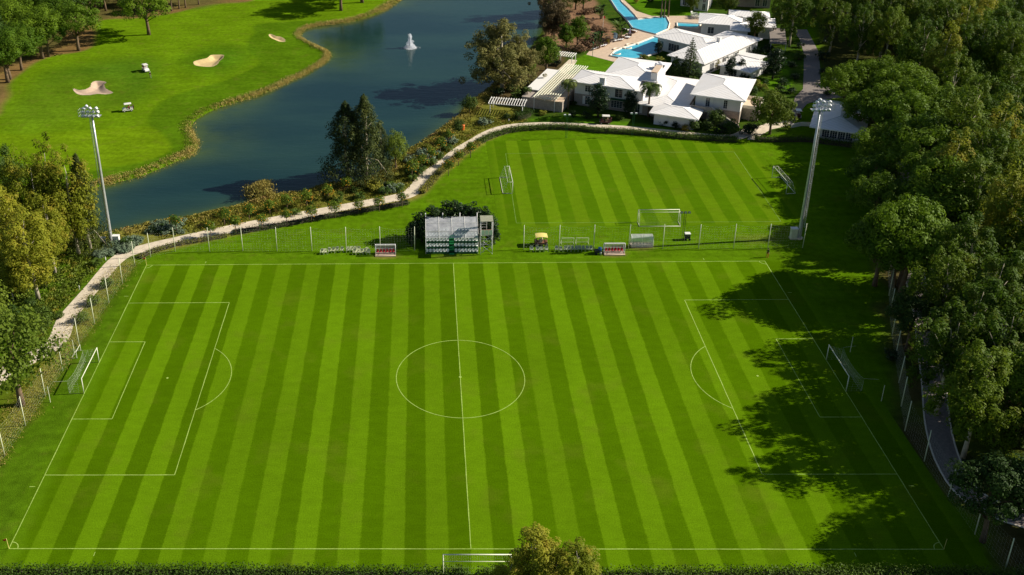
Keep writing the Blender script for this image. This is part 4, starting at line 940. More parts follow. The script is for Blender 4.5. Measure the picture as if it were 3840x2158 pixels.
for px, h in [((2445,218),22),((2505,288),21),((2182,8),18),((2250,20),18),((2482,45),22),((2400,60),21),((2330,40),20),((2560,60),22),((2110,-10),16),((2540,250),22),((2560,420),21),((2420,330),20),((2475,380),20)]:
    wtop('green_eucalyptus' if rnd.random() < .6 else 'eucalyptus', px, h, 1.1)
for px, h in [((2452,540),18),((2532,628),19),((2400,620),17),((2480,700),18),((2560,760),19),((2420,780),17),((2500,860),18)]: wtop('green_eucalyptus', px, h, 1.15)
WP = [(69,-62),(69,-28),(75,-16),(80.5,-2),(84,13),(85,26.5),(91.5,55),(96.5,68),(107,96),(110,112),(114,135),(117,160),(122,196),(126,225),(205,225),(190,190),(150,120),(118,60),(104,30),(94,0),(86,-62)]
gy = -58.0
while gy < 222:
    gx = 60.0
    while gx < 206:
        x = gx+rnd.uniform(-2.6,2.6); y = gy+rnd.uniform(-2.6,2.6); d = float(sdist(np.array([x]), np.array([y]), WP)[0])
        if d < -0.5 and all((x-t_[1])**2+(y-t_[2])**2 > 26 for t_ in wtrees):
            e = rnd.random(); front = d > -7
            if e < (0.5 if front else 0.36): wt('stone_pine', x, y, rnd.uniform(11,15), rnd.uniform(.95,1.2))
            elif e < 0.46: wt('dark_pine', x, y, rnd.uniform(10,14), 1.1)
            elif e < 0.88: wt('green_eucalyptus', x, y, rnd.uniform(16.5,21.5), rnd.uniform(.95,1.25))
            else: wt('eucalyptus' if rnd.random() < 0.25 else 'green_eucalyptus', x, y, rnd.uniform(16,21.5), rnd.uniform(.9,1.15))
        gx += 7.6
    gy += 7.6
bands = [(150,'beside the far villas'),(108,'beside the paved road'),(76,'behind the clubhouse'),(46,'level with training pitch'),(16,'level with the right mast'),(-14,'level with the right goal'),(-999,'level with near right corner')]
bins = {}
for t_ in wtrees:
    x, y = t_[1], t_[2]; bd = next(n for k, n in bands if y > k); d = float(sdist(np.array([x]), np.array([y]), WP)[0])
    dp = 'at wood edge' if d > -6 else 'in front rows' if d > -16 else 'mid wood' if d > -32 else 'deep in wood'
    bins.setdefault((t_[0], bd, dp), []).append(t_)
desc = {'stone_pine':'bright rounded stone pine','dark_pine':'dark rounded stone pine','eucalyptus':'tall rusty-green eucalyptus','green_eucalyptus':'tall olive-green eucalyptus'}
for (k, bd, dp), ls in bins.items():
    ls.sort(key=lambda t_: t_[1])
    for i, (kind, x, y, h, wd, vr) in enumerate(ls):
        lb = '%s %s %s'%(desc[k], dp, bd)+(', %s from left'%ORD[i] if len(ls) > 1 else '')
        plant(kind, x, y, h, lb, group=desc[k]+'s in the right-hand wood', wid=wd, var=vr, name='stone_pine' if 'pine' in kind else 'eucalyptus')
for i, q in enumerate([(2262,520),(2268,560),(2215,520),(2205,480),(2210,430),(2245,300),(2150,330),(2190,610),(2300,640),(2246,905),(2500,1180),(2440,1180),(2540,1120),(2420,1010),(2400,900)]):
    at_base('dark_shrub' if i % 2 else 'shrub', q, rnd.uniform(1.2,2.4), 'undergrowth shrub in the right-hand wood, %s from the top'%ORD[[4,5,3,2,1,0,14,6,7,9,12,13,11,10,8][i]], cat='shrub', group='undergrowth shrubs in the right-hand wood', wid=1.5, name='shrub')

# --- foreground trees at the bottom edge
for (px, py), h_, wd, vr, lb in (((1348,1334),10.0,1.5,1,'yellow-green young eucalyptus rising over the near hedge, taller left one of two'),((1452,1366),9.0,1.75,3,'young eucalyptus rising over the near hedge, rusty right one of two'),((1290,1402),7.2,1.5,2,'lower young eucalyptus at the left foot of the two over the near hedge'),((1400,1400),7.5,1.6,0,'lower young eucalyptus between the two over the near hedge')):
    x_, y_ = G(px, py, h_*0.96); plant('eucalyptus', x_, y_, h_, lb, group='young eucalyptus over the near hedge', wid=wd, var=vr)

# --- hedges
def hedge(name, label, pts, hgt, wid, mat, step=0.45, per=26, size=0.10, z0=0.0):
    ln = smooth_line(pts, step); rg_ = np.random.default_rng(len(ln)); d = np.gradient(ln, axis=0); d /= np.linalg.norm(d, axis=1)[:,None]; nn_ = np.stack([-d[:,1], d[:,0]], 1)
    o = thing(name, label, 'hedge', (*ln[len(ln)//2], z0)); base = np.array([*ln[len(ln)//2], 0])
    C = []; RR = []
    for k, p in enumerate(ln):
        for s_ in np.linspace(-0.36, 0.36, max(2, int(wid/0.55)+1)):
            for zz in ((0.45, 0.8) if hgt > 0.8 else (0.6,)):
                q = p+nn_[k]*wid*s_+rg_.normal(size=2)*0.08; C.append((q[0], q[1], hgt*zz+rg_.normal()*0.06*hgt)); s2 = wid*0.28; RR.append((s2*1.15, s2*1.15, hgt*0.3))
    V, F = clumps(np.array(C)-base, RR, per, size, rg_, 0.8, 0.35, 0.5, 0.6)
    link('foliage', np_mesh('hedge_foliage', V, F, mat), o)
    mb = MB(); vs = []; fs = []; m_ = len(ln)
    for k in range(m_):
        for s_, zz in ((-0.33, -0.1), (-0.33, 0.62), (0.33, 0.62), (0.33, -0.1)): q = ln[k]+nn_[k]*wid*s_; vs.append((q[0]-base[0], q[1]-base[1], hgt*zz))
    for k in range(m_-1):
        for j in range(3): fs.append((k*4+j, k*4+j+1, k*4+4+j+1, k*4+4+j))
    fs += [(0,1,2,3), ((m_-1)*4+3,(m_-1)*4+2,(m_-1)*4+1,(m_-1)*4)]
    mb.add(vs, fs); mb.build('branches', 'bark_dark', o); return o
hy = G(1200, 1436)[1]
hz = [(x, G(x, yy)[1]) for x, yy in ((-40,1440),(300,1440),(560,1440),(700,1442),(900,1446),(1100,1446))]
hedge('hedge', 'clipped dark green hedge along the bottom edge, left of the goal', [(G(x,y2,1.0)[0], G(x,y2,1.0)[1]-0.9) for x, y2 in ((-60,1430),(250,1431),(500,1431),(750,1434),(1000,1436),(1165,1438))], 1.6, 2.4, 'hedge_leaf', 0.5, 34, 0.11)
hedge('hedge', 'clipped dark green hedge along the bottom edge, right of the foreground trees', [(G(x,y2,1.0)[0], G(x,y2,1.0)[1]-0.9) for x, y2 in ((1205,1441),(1500,1440),(1650,1439),(1900,1437),(2150,1433),(2400,1437),(2640,1442))], 1.6, 2.4, 'hedge_leaf', 0.5, 34, 0.11)
hedge('hedge', 'long curved hedge round the far side of the training pitch beside the path', GP([(1205,362),(1240,345),(1290,331),(1340,326),(1400,324),(1450,326),(1500,332),(1560,335),(1640,341),(1720,348),(1800,353),(1852,356)]), 1.1, 1.7, 'hedge_leaf', 0.5, 26, 0.10)
hedge('hedge', 'dark hedge between the training pitch and the clubhouse', GP([(1900,354),(1960,356),(2030,356),(2110,366),(2165,372)]), 1.2, 1.6, 'hedge_leaf', 0.5, 26, 0.10)
hedge('hedge', 'scrubby low hedge on the pitch side of the rising path', GP([(1062,487),(1085,462),(1105,440),(1128,418),(1150,400),(1180,380),(1203,364)]), 0.9, 1.5, 'scrub_leaf', 0.5, 26, 0.10)
hedge('hedge', 'low dark hedge on the pitch side of the path behind the orange trees', GP([(590,588),(650,578),(720,567),(790,553),(850,543),(920,531),(980,521),(1025,512)]), 0.75, 1.6, 'shrub_leaf', 0.5, 24, 0.10)
hedge('hedge', 'low scrubby hedge between the left corner net and the path', GP([(352,650),(385,634),(420,624),(460,614),(510,606),(570,595)]), 0.7, 1.3, 'scrub_leaf', 0.5, 24, 0.10)
hedge('hedge', 'block hedge at the right end of the white lakeside pergola', GP([(1300,302),(1316,298),(1330,290)]), 1.6, 2.2, 'hedge_leaf', 0.5, 40, 0.10)

# --- ground cover nobody could count
def scatter(name, pts, hgt, size, per, mat, seed=1, up=(0,0,1.2), spread=0.5, aspect=0.3, tall=1.0, label=None):
    rg_ = np.random.default_rng(seed); P = np.repeat(np.array(pts), per, 0); P = P+rg_.normal(size=P.shape)*np.array([spread, spread, 0])
    z, _ = height(P[:,0], P[:,1]); Z = z+rg_.uniform(0.0, 1.0, len(P))*hgt
    Nn = unit(rg_.normal(size=(len(P),3))*np.array([1,1,0.5])+np.array([0,0,0.35])); V, F = quads(np.c_[P[:,:2], Z], Nn, size, rg_, aspect, up=up)
    o = link(name, np_mesh(name, V, F, mat)); o['kind'] = 'stuff'
    return o
rr_ = np.random.default_rng(11)
gl = golf_line[(golf_line[:,1] < 240)]; d = np.gradient(gl, axis=0); d /= np.linalg.norm(d, axis=1)[:,None]; nn_ = np.stack([-d[:,1], d[:,0]], 1)
idx = rr_.integers(0, len(gl), 2600); dens = 0.85+0.3*np.sin(idx*0.11)+0.3*np.sin(idx*0.037+1)+0.25*np.sin(idx*0.31); idx = idx[rr_.random(len(idx)) < dens]
off = (rr_.uniform(-0.5, 1.3, len(idx)))*(0.75+0.45*np.sin(idx*0.06)+0.3*np.sin(idx*0.23))
sgn = 1 if float(sdist(np.array([gl[60][0]+nn_[60][0]*3]), np.array([gl[60][1]+nn_[60][1]*3]), lake_poly)[0]) > 0 else -1
reeds = gl[idx]+nn_[idx]*sgn*off[:,None]
scatter('shore_reeds', [(q[0],q[1],0) for q in reeds], 0.75, 0.19, 15, 'reed_straw', 2, spread=0.5)
i2 = rr_.integers(0, len(gl), 2400); o2 = rr_.uniform(0.3, 2.3, 2400)*(0.7+0.4*np.sin(i2*0.05+2)); bk_ = gl[i2]+nn_[i2]*sgn*o2[:,None]
scatter('bank_grass', [(q[0],q[1],0) for q in bk_], 0.35, 0.15, 9, 'bank_grass', 12, spread=0.5)
idx = rr_.integers(0, len(near_line)-1, 1500); nl = near_line[idx]; q0 = near_line[np.minimum(idx+1, len(near_line)-1)]-near_line[np.maximum(idx-1, 0)]; q0 /= np.linalg.norm(q0, axis=1)[:,None]
s2 = np.stack([-q0[:,1], q0[:,0]], 1); tst = sdist(nl[:,0]+s2[:,0]*3, nl[:,1]+s2[:,1]*3, lake_poly); s2 *= np.sign(tst)[:,None]
bank = nl+s2*rr_.uniform(-0.3, 4.0, len(idx))[:,None]; bank = bank[bank[:,1] < 150]
scatter('bank_growth', [(q[0],q[1],0) for q in bank], 0.4, 0.18, 22, 'bank_dry', 3, up=None, aspect=0.5)
pts = []
while len(pts) < 1300:
    j = rr_.integers(int(len(PATH)*0.26), int(len(PATH)*0.74)); p = PATH[j]; d = PATH[j+1]-PATH[j-1]; d = d/np.linalg.norm(d); q = p+np.array([-d[1], d[0]])*rr_.uniform(2.0, 9)
    if float(sdist(q[:1], q[1:2], lake_poly)[0]) > 0.5: pts.append((q[0], q[1], 0))
scatter('ground_cover', pts, 0.22, 0.16, 20, 'scrub_leaf', 4, up=None, aspect=0.6)
pts = []; lb_ = np.array(left_bed)
while len(pts) < 1000:
    q = np.array(G(rr_.uniform(-20, 320), rr_.uniform(590, 860)))
    if float(sdist(q[:1], q[1:2], left_bed)[0]) < -0.5 and float(ldist(q[:1], q[1:2], PATH)[0]) > 2.2 and (rr_.random() < 0.75 or float(sdist(q[:1], q[1:2], soil)[0]) > 0): pts.append((q[0], q[1], 0))
scatter('bed_plants', pts, 0.4, 0.17, 20, 'bed_green', 5, up=None, aspect=0.6, spread=0.4)
pts = [tuple(G(rr_.normal(655,18), rr_.normal(487,7)))+(0,) for _ in range(90)]
o = scatter('tall_dry_grass', pts, 3.2, 0.25, 30, 'reed_straw', 6, spread=0.6)
lfp = np.array(lf); pts = []
for k in range(420):
    j = rr_.integers(0, len(lfp)-1); u = rr_.random(); q = lfp[j]*(1-u)+lfp[j+1]*u; pts.append((q[0]-rr_.uniform(-0.3, 4.5), q[1], 0))
scatter('verge_grass', pts, 0.35, 0.13, 16, 'bank_dry', 7, up=(0,0,1), aspect=0.3, spread=0.6)
pts = []
while len(pts) < 900:
    q = (rr_.uniform(62, 120), rr_.uniform(-50, 110))
    if float(sdist(np.array([q[0]]), np.array([q[1]]), WP)[0]) < 1: pts.append((q[0], q[1], 0))
scatter('undergrowth', pts, 0.5, 0.22, 20, 'euc_green', 8, up=None, aspect=0.6, spread=1.0)
# ------------------------------------------------------------------ sports ground furniture
def net_mesh(name, grids, thick, mat='net_cord'):
    """knotted cord net: each grid is an (m, n, 3) array of knots"""
    bm = bmesh.new()
    for Gd in grids:
        Gd = np.asarray(Gd, float); m_, n_ = Gd.shape[:2]; vs = [[bm.verts.new(Gd[i, j]) for j in range(n_)] for i in range(m_)]
        for i in range(m_-1):
            for j in range(n_-1): bm.faces.new((vs[i][j], vs[i+1][j], vs[i+1][j+1], vs[i][j+1]))
    bmesh.ops.remove_doubles(bm, verts=bm.verts, dist=0.01)
    bmesh.ops.wireframe(bm, faces=bm.faces[:], thickness=thick, use_boundary=True, use_even_offset=False, use_replace=True)
    me = bpy.data.meshes.new(name); bm.to_mesh(me); bm.free(); me.materials.append(MAT[mat]); return me
def fence(name, label, pts, h=4.75, sag=0.45, cell=0.5, lean=0.0, ends=True):
    o0 = np.array([*pts[0], 0.0]); o = thing(name, label, 'net fence', tuple(o0)); grids = []
    for i, p in enumerate(pts):
        mb = MB(); l = rnd.uniform(-.06,.06); mb.tube([(p[0]-o0[0], p[1]-o0[1], -0.2), (p[0]-o0[0]+l, p[1]-o0[1]+rnd.uniform(-.05,.05), h+0.05)], [0.075, 0.06], 8); mb.build('post', 'cream_pole', o, True)
    for a, b_ in zip(pts[:-1], pts[1:]):
        a = np.array(a)-o0[:2]; b_ = np.array(b_)-o0[:2]; ln = np.linalg.norm(b_-a); n_ = max(2, int(ln/cell)); m_ = int(h/cell)
        g = np.zeros((n_+1, m_+1, 3))
        for i in range(n_+1):
            u = i/n_; top = h-0.1-sag*4*u*(1-u)*rnd.uniform(.85,1.1); q = a*(1-u)+b_*u
            g[i,:,0] = q[0]; g[i,:,1] = q[1]; g[i,:,2] = np.linspace(0.05, top, m_+1)
        grids.append(g)
    link('net', net_mesh('fence_net', grids, 0.0065), o); return o
pl = GP([(-30,1205),(12,1147),(64,1071),(114,998),(158,933),(199,869),(238,816),(274,763),(308,713),(339,669)])
fence('net_fence', 'tall ball-stop net on cream posts behind the left goal, beside the concrete path', pl)
fence('net_fence', 'tall ball-stop net on cream posts from the left corner to the grandstand', GP([(339.5,668.5),(379,647),(441,633),(527,633),(611,632),(697,632),(785,632),(871,625+7),(957,631),(1043,631)]))
fence('net_fence', 'tall ball-stop net on cream posts from the scaffold tower to the right mast', GP([(1317,628),(1406,628),(1493,627),(1581,626),(1667,626),(1757,626),(1845,625),(1931,625),(2019,624)]))
fence('net_fence', 'shaded ball-stop net along the brick path behind the right goal', [(74.6,34.5),(71.9,27.5),(69.4,21.2),(67.1,15.5),(65.1,9.8),(63.1,4.0),(61.2,-1.7),(59.3,-6.9),(57.6,-12.0),(57.5,-17.8),(57.5,-24.1),(57.7,-30.1),(58.2,-35.6),(58.6,-41)])

def goal(label, x, y, rz, kind, group):
    """mouth along local x, net towards local +y"""
    o = thing('football_goal', label, 'goal', (x, y, 0.02), rz, group); hw = 3.72; H = 2.5
    mb = MB()
    for s_ in (-1, 1): mb.tube([(s_*hw, 0, 0), (s_*hw, 0, H)], 0.065, 8)
    mb.tube([(-hw-0.06, 0, H), (hw+0.06, 0, H)], 0.065, 8); mb.build('goal_frame', 'goal_white', o, True)
    n_ = 30; U = np.linspace(-hw, hw, n_+1)
    if kind == 'fixed':
        prof = [(0,H),(0.7,H-0.22),(1.4,H-0.38),(2.1,H-0.45),(2.12,1.5),(2.08,1.0),(2.05,.5),(2.0,0.03)]; sagk = 0.22
        st = MB()
        for s_ in (-1, 1): st.tube([(s_*hw, 2.12, H-0.42), (s_*(hw+0.25), 4.0, H-0.35)], 0.015, 4)
        st.build('net_rope', 'net_cord', o)
    else:
        prof = [(0,H),(0.5,H-0.02),(0.95,H-0.05),(1.2,1.8),(1.45,1.2),(1.65,.6),(1.85,0.05)]; sagk = 0.05
        fr = MB()
        for s_ in (-1, 1):
            fr.tube([(s_*hw, 0, H), (s_*hw, 0.95, H-0.03), (s_*hw, 1.85, 0.05)], 0.032, 6); fr.tube([(s_*hw, 0, 0.05), (s_*hw, 1.85, 0.05)], 0.045, 6)
        fr.tube([(-hw, 1.85, 0.05), (hw, 1.85, 0.05)], 0.05, 6); fr.tube([(-hw, 0.95, H-0.03), (hw, 0.95, H-0.03)], 0.03, 6)
        fr.build('rear_frame', 'goal_white', o, True)
    prof = np.array(prof); g = np.zeros((n_+1, len(prof), 3))
    for i, u in enumerate(U):
        k = 1-(u/hw)**2; g[i,:,0] = u; g[i,:,1] = prof[:,0]-sagk*k*np.sin(np.linspace(0, math.pi, len(prof))); g[i,:,2] = np.maximum(0.03, prof[:,1]-sagk*1.4*k*np.sin(np.linspace(0, math.pi, len(prof))))
    grids = [g]
    for s_ in (-1, 1):
        sd = np.zeros((len(prof), 7, 3))
        for j in range(len(prof)):
            for k in range(7): sd[j,k] = (s_*hw, prof[j,0]*(1 if kind == 'fixed' else 1), prof[j,1]*k/6+0.03*(1-k/6))
        grids.append(sd)
    link('net', net_mesh('goal_net', grids, 0.012 if kind == 'fixed' else 0.005), o); return o
gg = 'full-size football goals'
goal('white goal with full net on the left goal line of the main pitch', -53.2, 0.25, math.pi/2, 'fixed', gg)
goal('white goal with full net in the tree shade on the right goal line', 53.2, 0.15, -math.pi/2, 'fixed', gg)
goal('portable goal on the left side of the training pitch', 12.35, 63.1, math.pi/2+0.01, 'box', gg)
goal('portable goal on the right side of the training pitch near the tree shade', 64.95, 61.9, -math.pi/2+0.05, 'box', gg)
goal('portable goal at the near side of the training pitch beside the lamp trolley', 38.1, 47.05, math.pi, 'box', gg)
goal('portable goal at the bottom edge half hidden by the young eucalyptus', 0.5, -35.7, math.pi, 'box', gg)
def mini_goal(label, x, y, rz, w_=1.9, h=0.95, dp=0.8):
    o = thing('mini_goal', label, 'small goal', (x, y, 0.02), rz, 'small training goals'); mb = MB(); r = 0.035
    for s_ in (-1, 1): mb.tube([(s_*w_/2,0,0),(s_*w_/2,0,h)], r, 6); mb.tube([(s_*w_/2,0,h),(s_*w_/2,dp,0.03),(s_*w_/2,0,0.03)], r*0.6, 5)
    mb.tube([(-w_/2,0,h),(w_/2,0,h)], r, 6); mb.tube([(-w_/2,dp,0.03),(w_/2,dp,0.03)], r*0.6, 5); mb.build('goal_frame', 'goal_white', o)
    g = np.zeros((9,5,3))
    for i in range(9):
        for j in range(5): g[i,j] = (-w_/2+w_*i/8, dp*j/4, h*(1-j/4)+0.03)
    link('net', net_mesh('mini_net', [g], 0.006), o)
mini_goal('small white training goal standing behind the left goal', -56.8, 5.9, math.pi/2, 1.9, 1.1)
mini_goal('small grey training goal behind the row of chairs, left one', 26.4-10.2+0.9+3.3, 38.7, 0, 2.2, 1.3)
mini_goal('small grey training goal behind the row of chairs, right one', 26.4-10.2+0.9+5.9, 38.7, 0, 2.2, 1.3)
for (x, y), lb in (((-57.4,5.8),'beyond the left goal'),((-57.3,-5.5),'on the viewer side of the left goal'),((57.3,5.7),'beyond the right goal'),((57.1,-5.8),'on the viewer side of the right goal')):
    o = thing('net_pole', 'slim pole that holds the net ropes, '+lb, 'pole', (x, y, 0), 0, 'net poles behind the main goals')
    mb = MB(); mb.tube([(0,0,-0.2),(0,0,2.6)], 0.045, 7); mb.build('shaft', 'cream_pole', o); mb = MB(); mb.tube([(0,0,2.6),(0,0,2.68)], [0.055,0.02], 7); mb.build('cap', 'steel', o)
for (x, y), lb, fl in (((-A2,-B2),'corner flag at the near left corner of the main pitch',True),((-A2,B2),'red corner flag at the far left corner of the main pitch',True),((A2,-B2),'bare corner pole in the shade at the near right corner',False)):
    o = thing('corner_flag', lb, 'corner flag', (x, y, 0)); mb = MB(); mb.tube([(0,0,0),(-0.05 if fl else 0.05,0,1.55)], 0.03, 6); mb.build('pole', 'yellow_paint', o)
    if fl:
        mb = MB(); k = 6; vs = []; fs = []
        for i in range(k+1): vs += [(-0.05-0.5*i/k, 0.05*math.sin(i*1.4), 1.52-0.07*i/k*2), (-0.05-0.5*i/k, 0.05*math.sin(i*1.4), 1.17)]
        for i in range(k): fs.append((2*i,2*i+1,2*i+3,2*i+2))
        mb.add(vs, fs); mb.build('flag', 'flag_red', o)

def mast(label, x, y, side):
    o = thing('floodlight_mast', label, 'floodlight mast', (x, y, 0), 0, 'tall floodlight masts'); H = 24.6
    mb = MB(); mb.tube([(0,0,-0.2),(0,0,0.4),(0,0,8),(0,0,16),(0,0,H)], [0.36,0.34,0.29,0.23,0.17], 14); mb.build('pole', 'steel', o, True)
    mb = MB(); mb.tube([(0,0,0.0),(0,0,0.25)], [0.62,0.62], 14); mb.build('base_plate', 'path_concrete', o)
    mb = MB(); lx = side*0.62
    for dy in (-0.2, 0.2): mb.tube([(lx, dy, 2.2), (lx*0.75, dy, H)], 0.028, 4)
    for k in range(56):
        z = 2.4+k*0.4; q = lx*(1-0.25*(z-2.2)/(H-2.2)); mb.tube([(q, -0.2, z), (q, 0.2, z)], 0.02, 4, False)
    for k in range(9):
        z = 3+k*2.6; q = lx*(1-0.25*(z-2.2)/(H-2.2)); mb.tube([(q, 0, z), (0, 0, z)], 0.025, 4)
    mb.build('ladder', 'steel', o)
    mb = MB(); fx = side*1.3                                  # head: work platform at one side, lamp rows on the other
    mb.box(-1.5,1.5,-0.7,0.5,H-0.12,H-0.04)
    for zz in (H+0.05, H+0.75, H+1.45): mb.tube([(-1.6,-0.55,zz),(1.6,-0.55,zz)], 0.045, 6)
    for xx in (-1.0, 0.0, 1.0): mb.tube([(xx,-0.5,H-0.1),(xx,-0.5,H+1.6)], 0.045, 6)
    x0, x1 = side*1.1, side*2.1
    for zz in (H, H+0.55, H+1.1):
        mb.tube([(x0,-0.6,zz),(x1,-0.6,zz),(x1,0.6,zz),(x0,0.6,zz)], 0.035, 5)
    for q in ((x0,-0.6),(x1,-0.6),(x1,0.6),(x0,0.6)): mb.tube([(*q,H-0.05),(*q,H+1.12)], 0.035, 5)
    mb.build('head_frame', 'steel', o)
    for r_, (zz, xs_) in enumerate(((H+0.15,(-1.35,-0.45,0.45,1.2)),(H+0.85,(-1.3,-0.4,0.5,1.3)),(H+1.55,(-1.0,0.1,1.15)),(H+1.9,(-0.5,)))):
        for xx in xs_:
            lp = MB(); yaw_ = -xx*0.25; dv = np.array([math.sin(yaw_), -math.cos(yaw_), -0.75]); dv /= np.linalg.norm(dv); c = np.array([xx*1.0, -0.72+0.12*(r_ % 2), zz])
            lp.tube([c-dv*0.30, c-dv*0.12, c+dv*0.10, c+dv*0.14], [0.10, 0.26, 0.31, 0.30], 10); lo = lp.build('lamp', 'lamp_white', o, True)
            gl_ = MB(); gl_.tube([c+dv*0.141, c+dv*0.155], [0.27, 0.27], 10); gl_.build('lens', 'lamp_glass', lo, True)
    mb = MB(); mb.tube([(0,0,H+1.4),(0,0,H+2.5)], [0.03,0.012], 5); mb.build('lightning_rod', 'dark_metal', o); return o
mast('tall grey floodlight mast on the left between path and lake', -61.7, 41.0, -1)
mast('tall grey floodlight mast on the right at the end of the net fence', 61.6, 40.4, 1)
def cabinet(label, x, y, w_, d_, h, mat):
    o = thing('cabinet', label, 'electrical cabinet', (x, y, 0)); mb = MB(); mb.box(-w_/2,w_/2,-d_/2,d_/2,0.12,h); mb.build('housing', mat, o)
    mb = MB(); mb.box(-w_/2-0.06,w_/2+0.06,-d_/2-0.06,d_/2+0.06,h+0.002,h+0.07); mb.build('lid', 'trim_white' if mat != 'green_metal' else mat, o)
    mb = MB(); mb.box(-w_/2-0.08,w_/2+0.08,-d_/2-0.08,d_/2+0.08,-0.1,0.118); mb.build('plinth', 'path_concrete', o)
    mb = MB(); mb.box(-w_/2+0.05,-0.015,-d_/2-0.02,-d_/2-0.003,0.2,h-0.08); mb.box(0.015,w_/2-0.05,-d_/2-0.02,-d_/2-0.003,0.2,h-0.08); dd = mb.build('doors', mat, o)
    mb = MB(); mb.box(0.03,0.06,-d_/2-0.05,-d_/2-0.021,h*0.5,h*0.62); mb.build('handle', 'dark_metal', dd)
cabinet('white electrical cabinet right of the left floodlight mast', *G(294,613), 1.15, 0.7, 1.6, 'trim_white')
cabinet('small green-grey box left of the left floodlight mast', *G(260,609), 0.9, 0.5, 0.85, 'cart_white')
cabinet('white-green electrical cabinet left of the right floodlight mast', *G(1995,600), 1.1, 0.8, 2.0, 'cream_pole')

# grandstand
so = thing('grandstand', 'small green grandstand with white bucket seats under a clear canopy', 'grandstand', (-0.15, 35.7, 0)); W2 = 4.55
RZ = [0.16, 0.76, 1.36, 1.96, 2.56]; RD = 0.86
for i, z in enumerate(RZ):
    mb = MB(); mb.box(-W2, W2, i*RD, (i+1)*RD-0.003, max(-0.02, z-0.62), z); mb.build('tier', 'green_deck', so)
for i in range(4):
    mb = MB()
    for k in range(2): mb.box(-0.42, 0.42, i*RD-0.30+0.28*k, i*RD-0.02+0.28*k, (RZ[i]-0.4+0.3*k) if i else 0.0+0.08*k, (RZ[i]-0.16+0.3*k) if i else 0.08+0.08*k)
    mb.build('step', 'green_step', so)
sm = MB(); sm.tube([(0,0.02,0.0),(0,0.0,0.10),(0,0,0.20)], [0.10,0.20,0.22], 10); 
bk = []
for k in range(9):
    a = math.pi*k/8; bk.append((0.23*math.cos(a), 0.04+0.20*math.sin(a)))
vs = [(x, y, 0.18) for x, y in bk]+[(x*1.02, y+0.05*math.sin(math.pi*k/8), 0.30+0.26*math.sin(math.pi*k/8)**0.6) for k, (x, y) in enumerate(bk)]
sm.add(vs, [(i, i+1, 10+i, 9+i) for i in range(8)]); seat_me = sm.mesh('bucket_seat', 'seat_white', True)
for i in range(5):
    for k in range(7):
        for s_ in (-1, 1):
            st = link('seat', seat_me, so, (s_*(0.74+0.60*k), i*RD+0.36, RZ[i]+0.02)); st.scale = (1.12, 0.95, 0.92)
cp = [(0.02,3.12),(0.35,3.52),(0.9,3.95),(1.6,4.40),(2.5,4.75),(3.4,4.95),(4.3,5.02)]
mb = MB(); vs = [(x, y, z) for y, z in cp for x in (-W2, W2)]; vs += [(x, y, z-0.012) for y, z in cp for x in (-W2, W2)]; n_ = len(cp)
mb.add(vs, [(2*i,2*i+1,2*i+3,2*i+2) for i in range(n_-1)]); mb.build('canopy', 'clear_sheet', so, True)
mb = MB()
for y, z in cp[::2]+[cp[-1]]: mb.tube([(-W2,y,z+0.03),(W2,y,z+0.03)], 0.035, 5)
for x in np.linspace(-W2, W2, 5): mb.tube([(x,y,z+0.03) for y, z in cp], 0.04, 5)
mb.build('canopy_frame', 'trim_white', so)
for x in np.linspace(-W2, W2, 4): mb = MB(); mb.tube([(x,4.42,0),(x,4.42,5.75)], 0.08, 8); mb.build('rear_post', 'trim_white', so, True)
for x in (-W2, W2): mb = MB(); mb.tube([(x,-0.03,0),(x,0.03,3.05)], 0.05, 7); mb.build('front_post', 'trim_white', so, True)
mb = MB(); mb.add([(-W2,4.32,0.2),(W2,4.32,0.2),(W2,4.32,4.9),(-W2,4.32,4.9)], [(0,1,2,3)]); mb.build('rear_panel', 'clear_sheet', so)
for s_ in (-1, 1):
    mb = MB(); pts = [(s_*W2*1.002, y, z-0.05) for y, z in cp]; vs = pts+[(s_*W2*1.002, y, max(0.3, 0.35+0.7*y)) for y, z in cp]; mb.add(vs, [(i,i+1,n_+i+1,n_+i) for i in range(n_-1)]); mb.build('side_panel', 'clear_sheet', so)
# camera scaffold
to = thing('scaffold_tower', 'white scaffold filming tower with roof beside the grandstand', 'scaffold tower', (5.85, 35.35, 0)); w_ = 1.02; d_ = 2.0
for x in (-w_, w_):
    for y in (0, d_): mb = MB(); mb.tube([(x,y,-0.05),(x,y,6.5)], 0.05, 7); mb.build('upright', 'trim_white', to, True)
for y in (0, d_):
    for a, b_ in ((0.2,2.0),(2.0,3.8)):
        mb = MB(); mb.tube([(-w_,y,a),(w_,y,b_)], 0.035, 5); mb.tube([(w_,y-0.04,a),(-w_,y-0.04,b_)], 0.035, 5); mb.build('cross_brace', 'steel', to)
for x in (-w_, w_):
    mb = MB()
    for a in (0.2, 2.0): mb.tube([(x,0,a),(x,d_,a+1.8)], 0.03, 5); mb.tube([(x,0,a+1.8),(x,d_,a+1.8)], 0.03, 5)
    mb.build('side_brace', 'steel', to)
for z in (2.0, 3.75):
    mb = MB()
    for y in (0, d_): mb.tube([(-w_,y,z),(w_,y,z)], 0.04, 5)
    mb.build('ledger', 'steel', to)
mb = MB(); mb.box(-w_,w_,0.05,d_-0.05,3.80,3.88); mb.build('platform', 'wood', to)
mb = MB()
for k in range(3): mb.box(-w_+0.05+k*0.66,-w_+0.67+k*0.66,-0.07,-0.052,3.9,4.85)
mb.build('front_panel', 'seat_white', to)
mb = MB()
for z in (4.35, 4.9, 5.3, 5.7): mb.tube([(-w_,d_,z),(0.1,d_,z)], 0.035, 5)
mb.tube([(0.1,d_,3.9),(0.1,d_,5.75)], 0.04, 5); mb.build('rear_rail', 'trim_white', to)
mb = MB(); mb.box(-w_-0.08,w_+0.08,-0.15,d_+0.1,6.5,6.56)
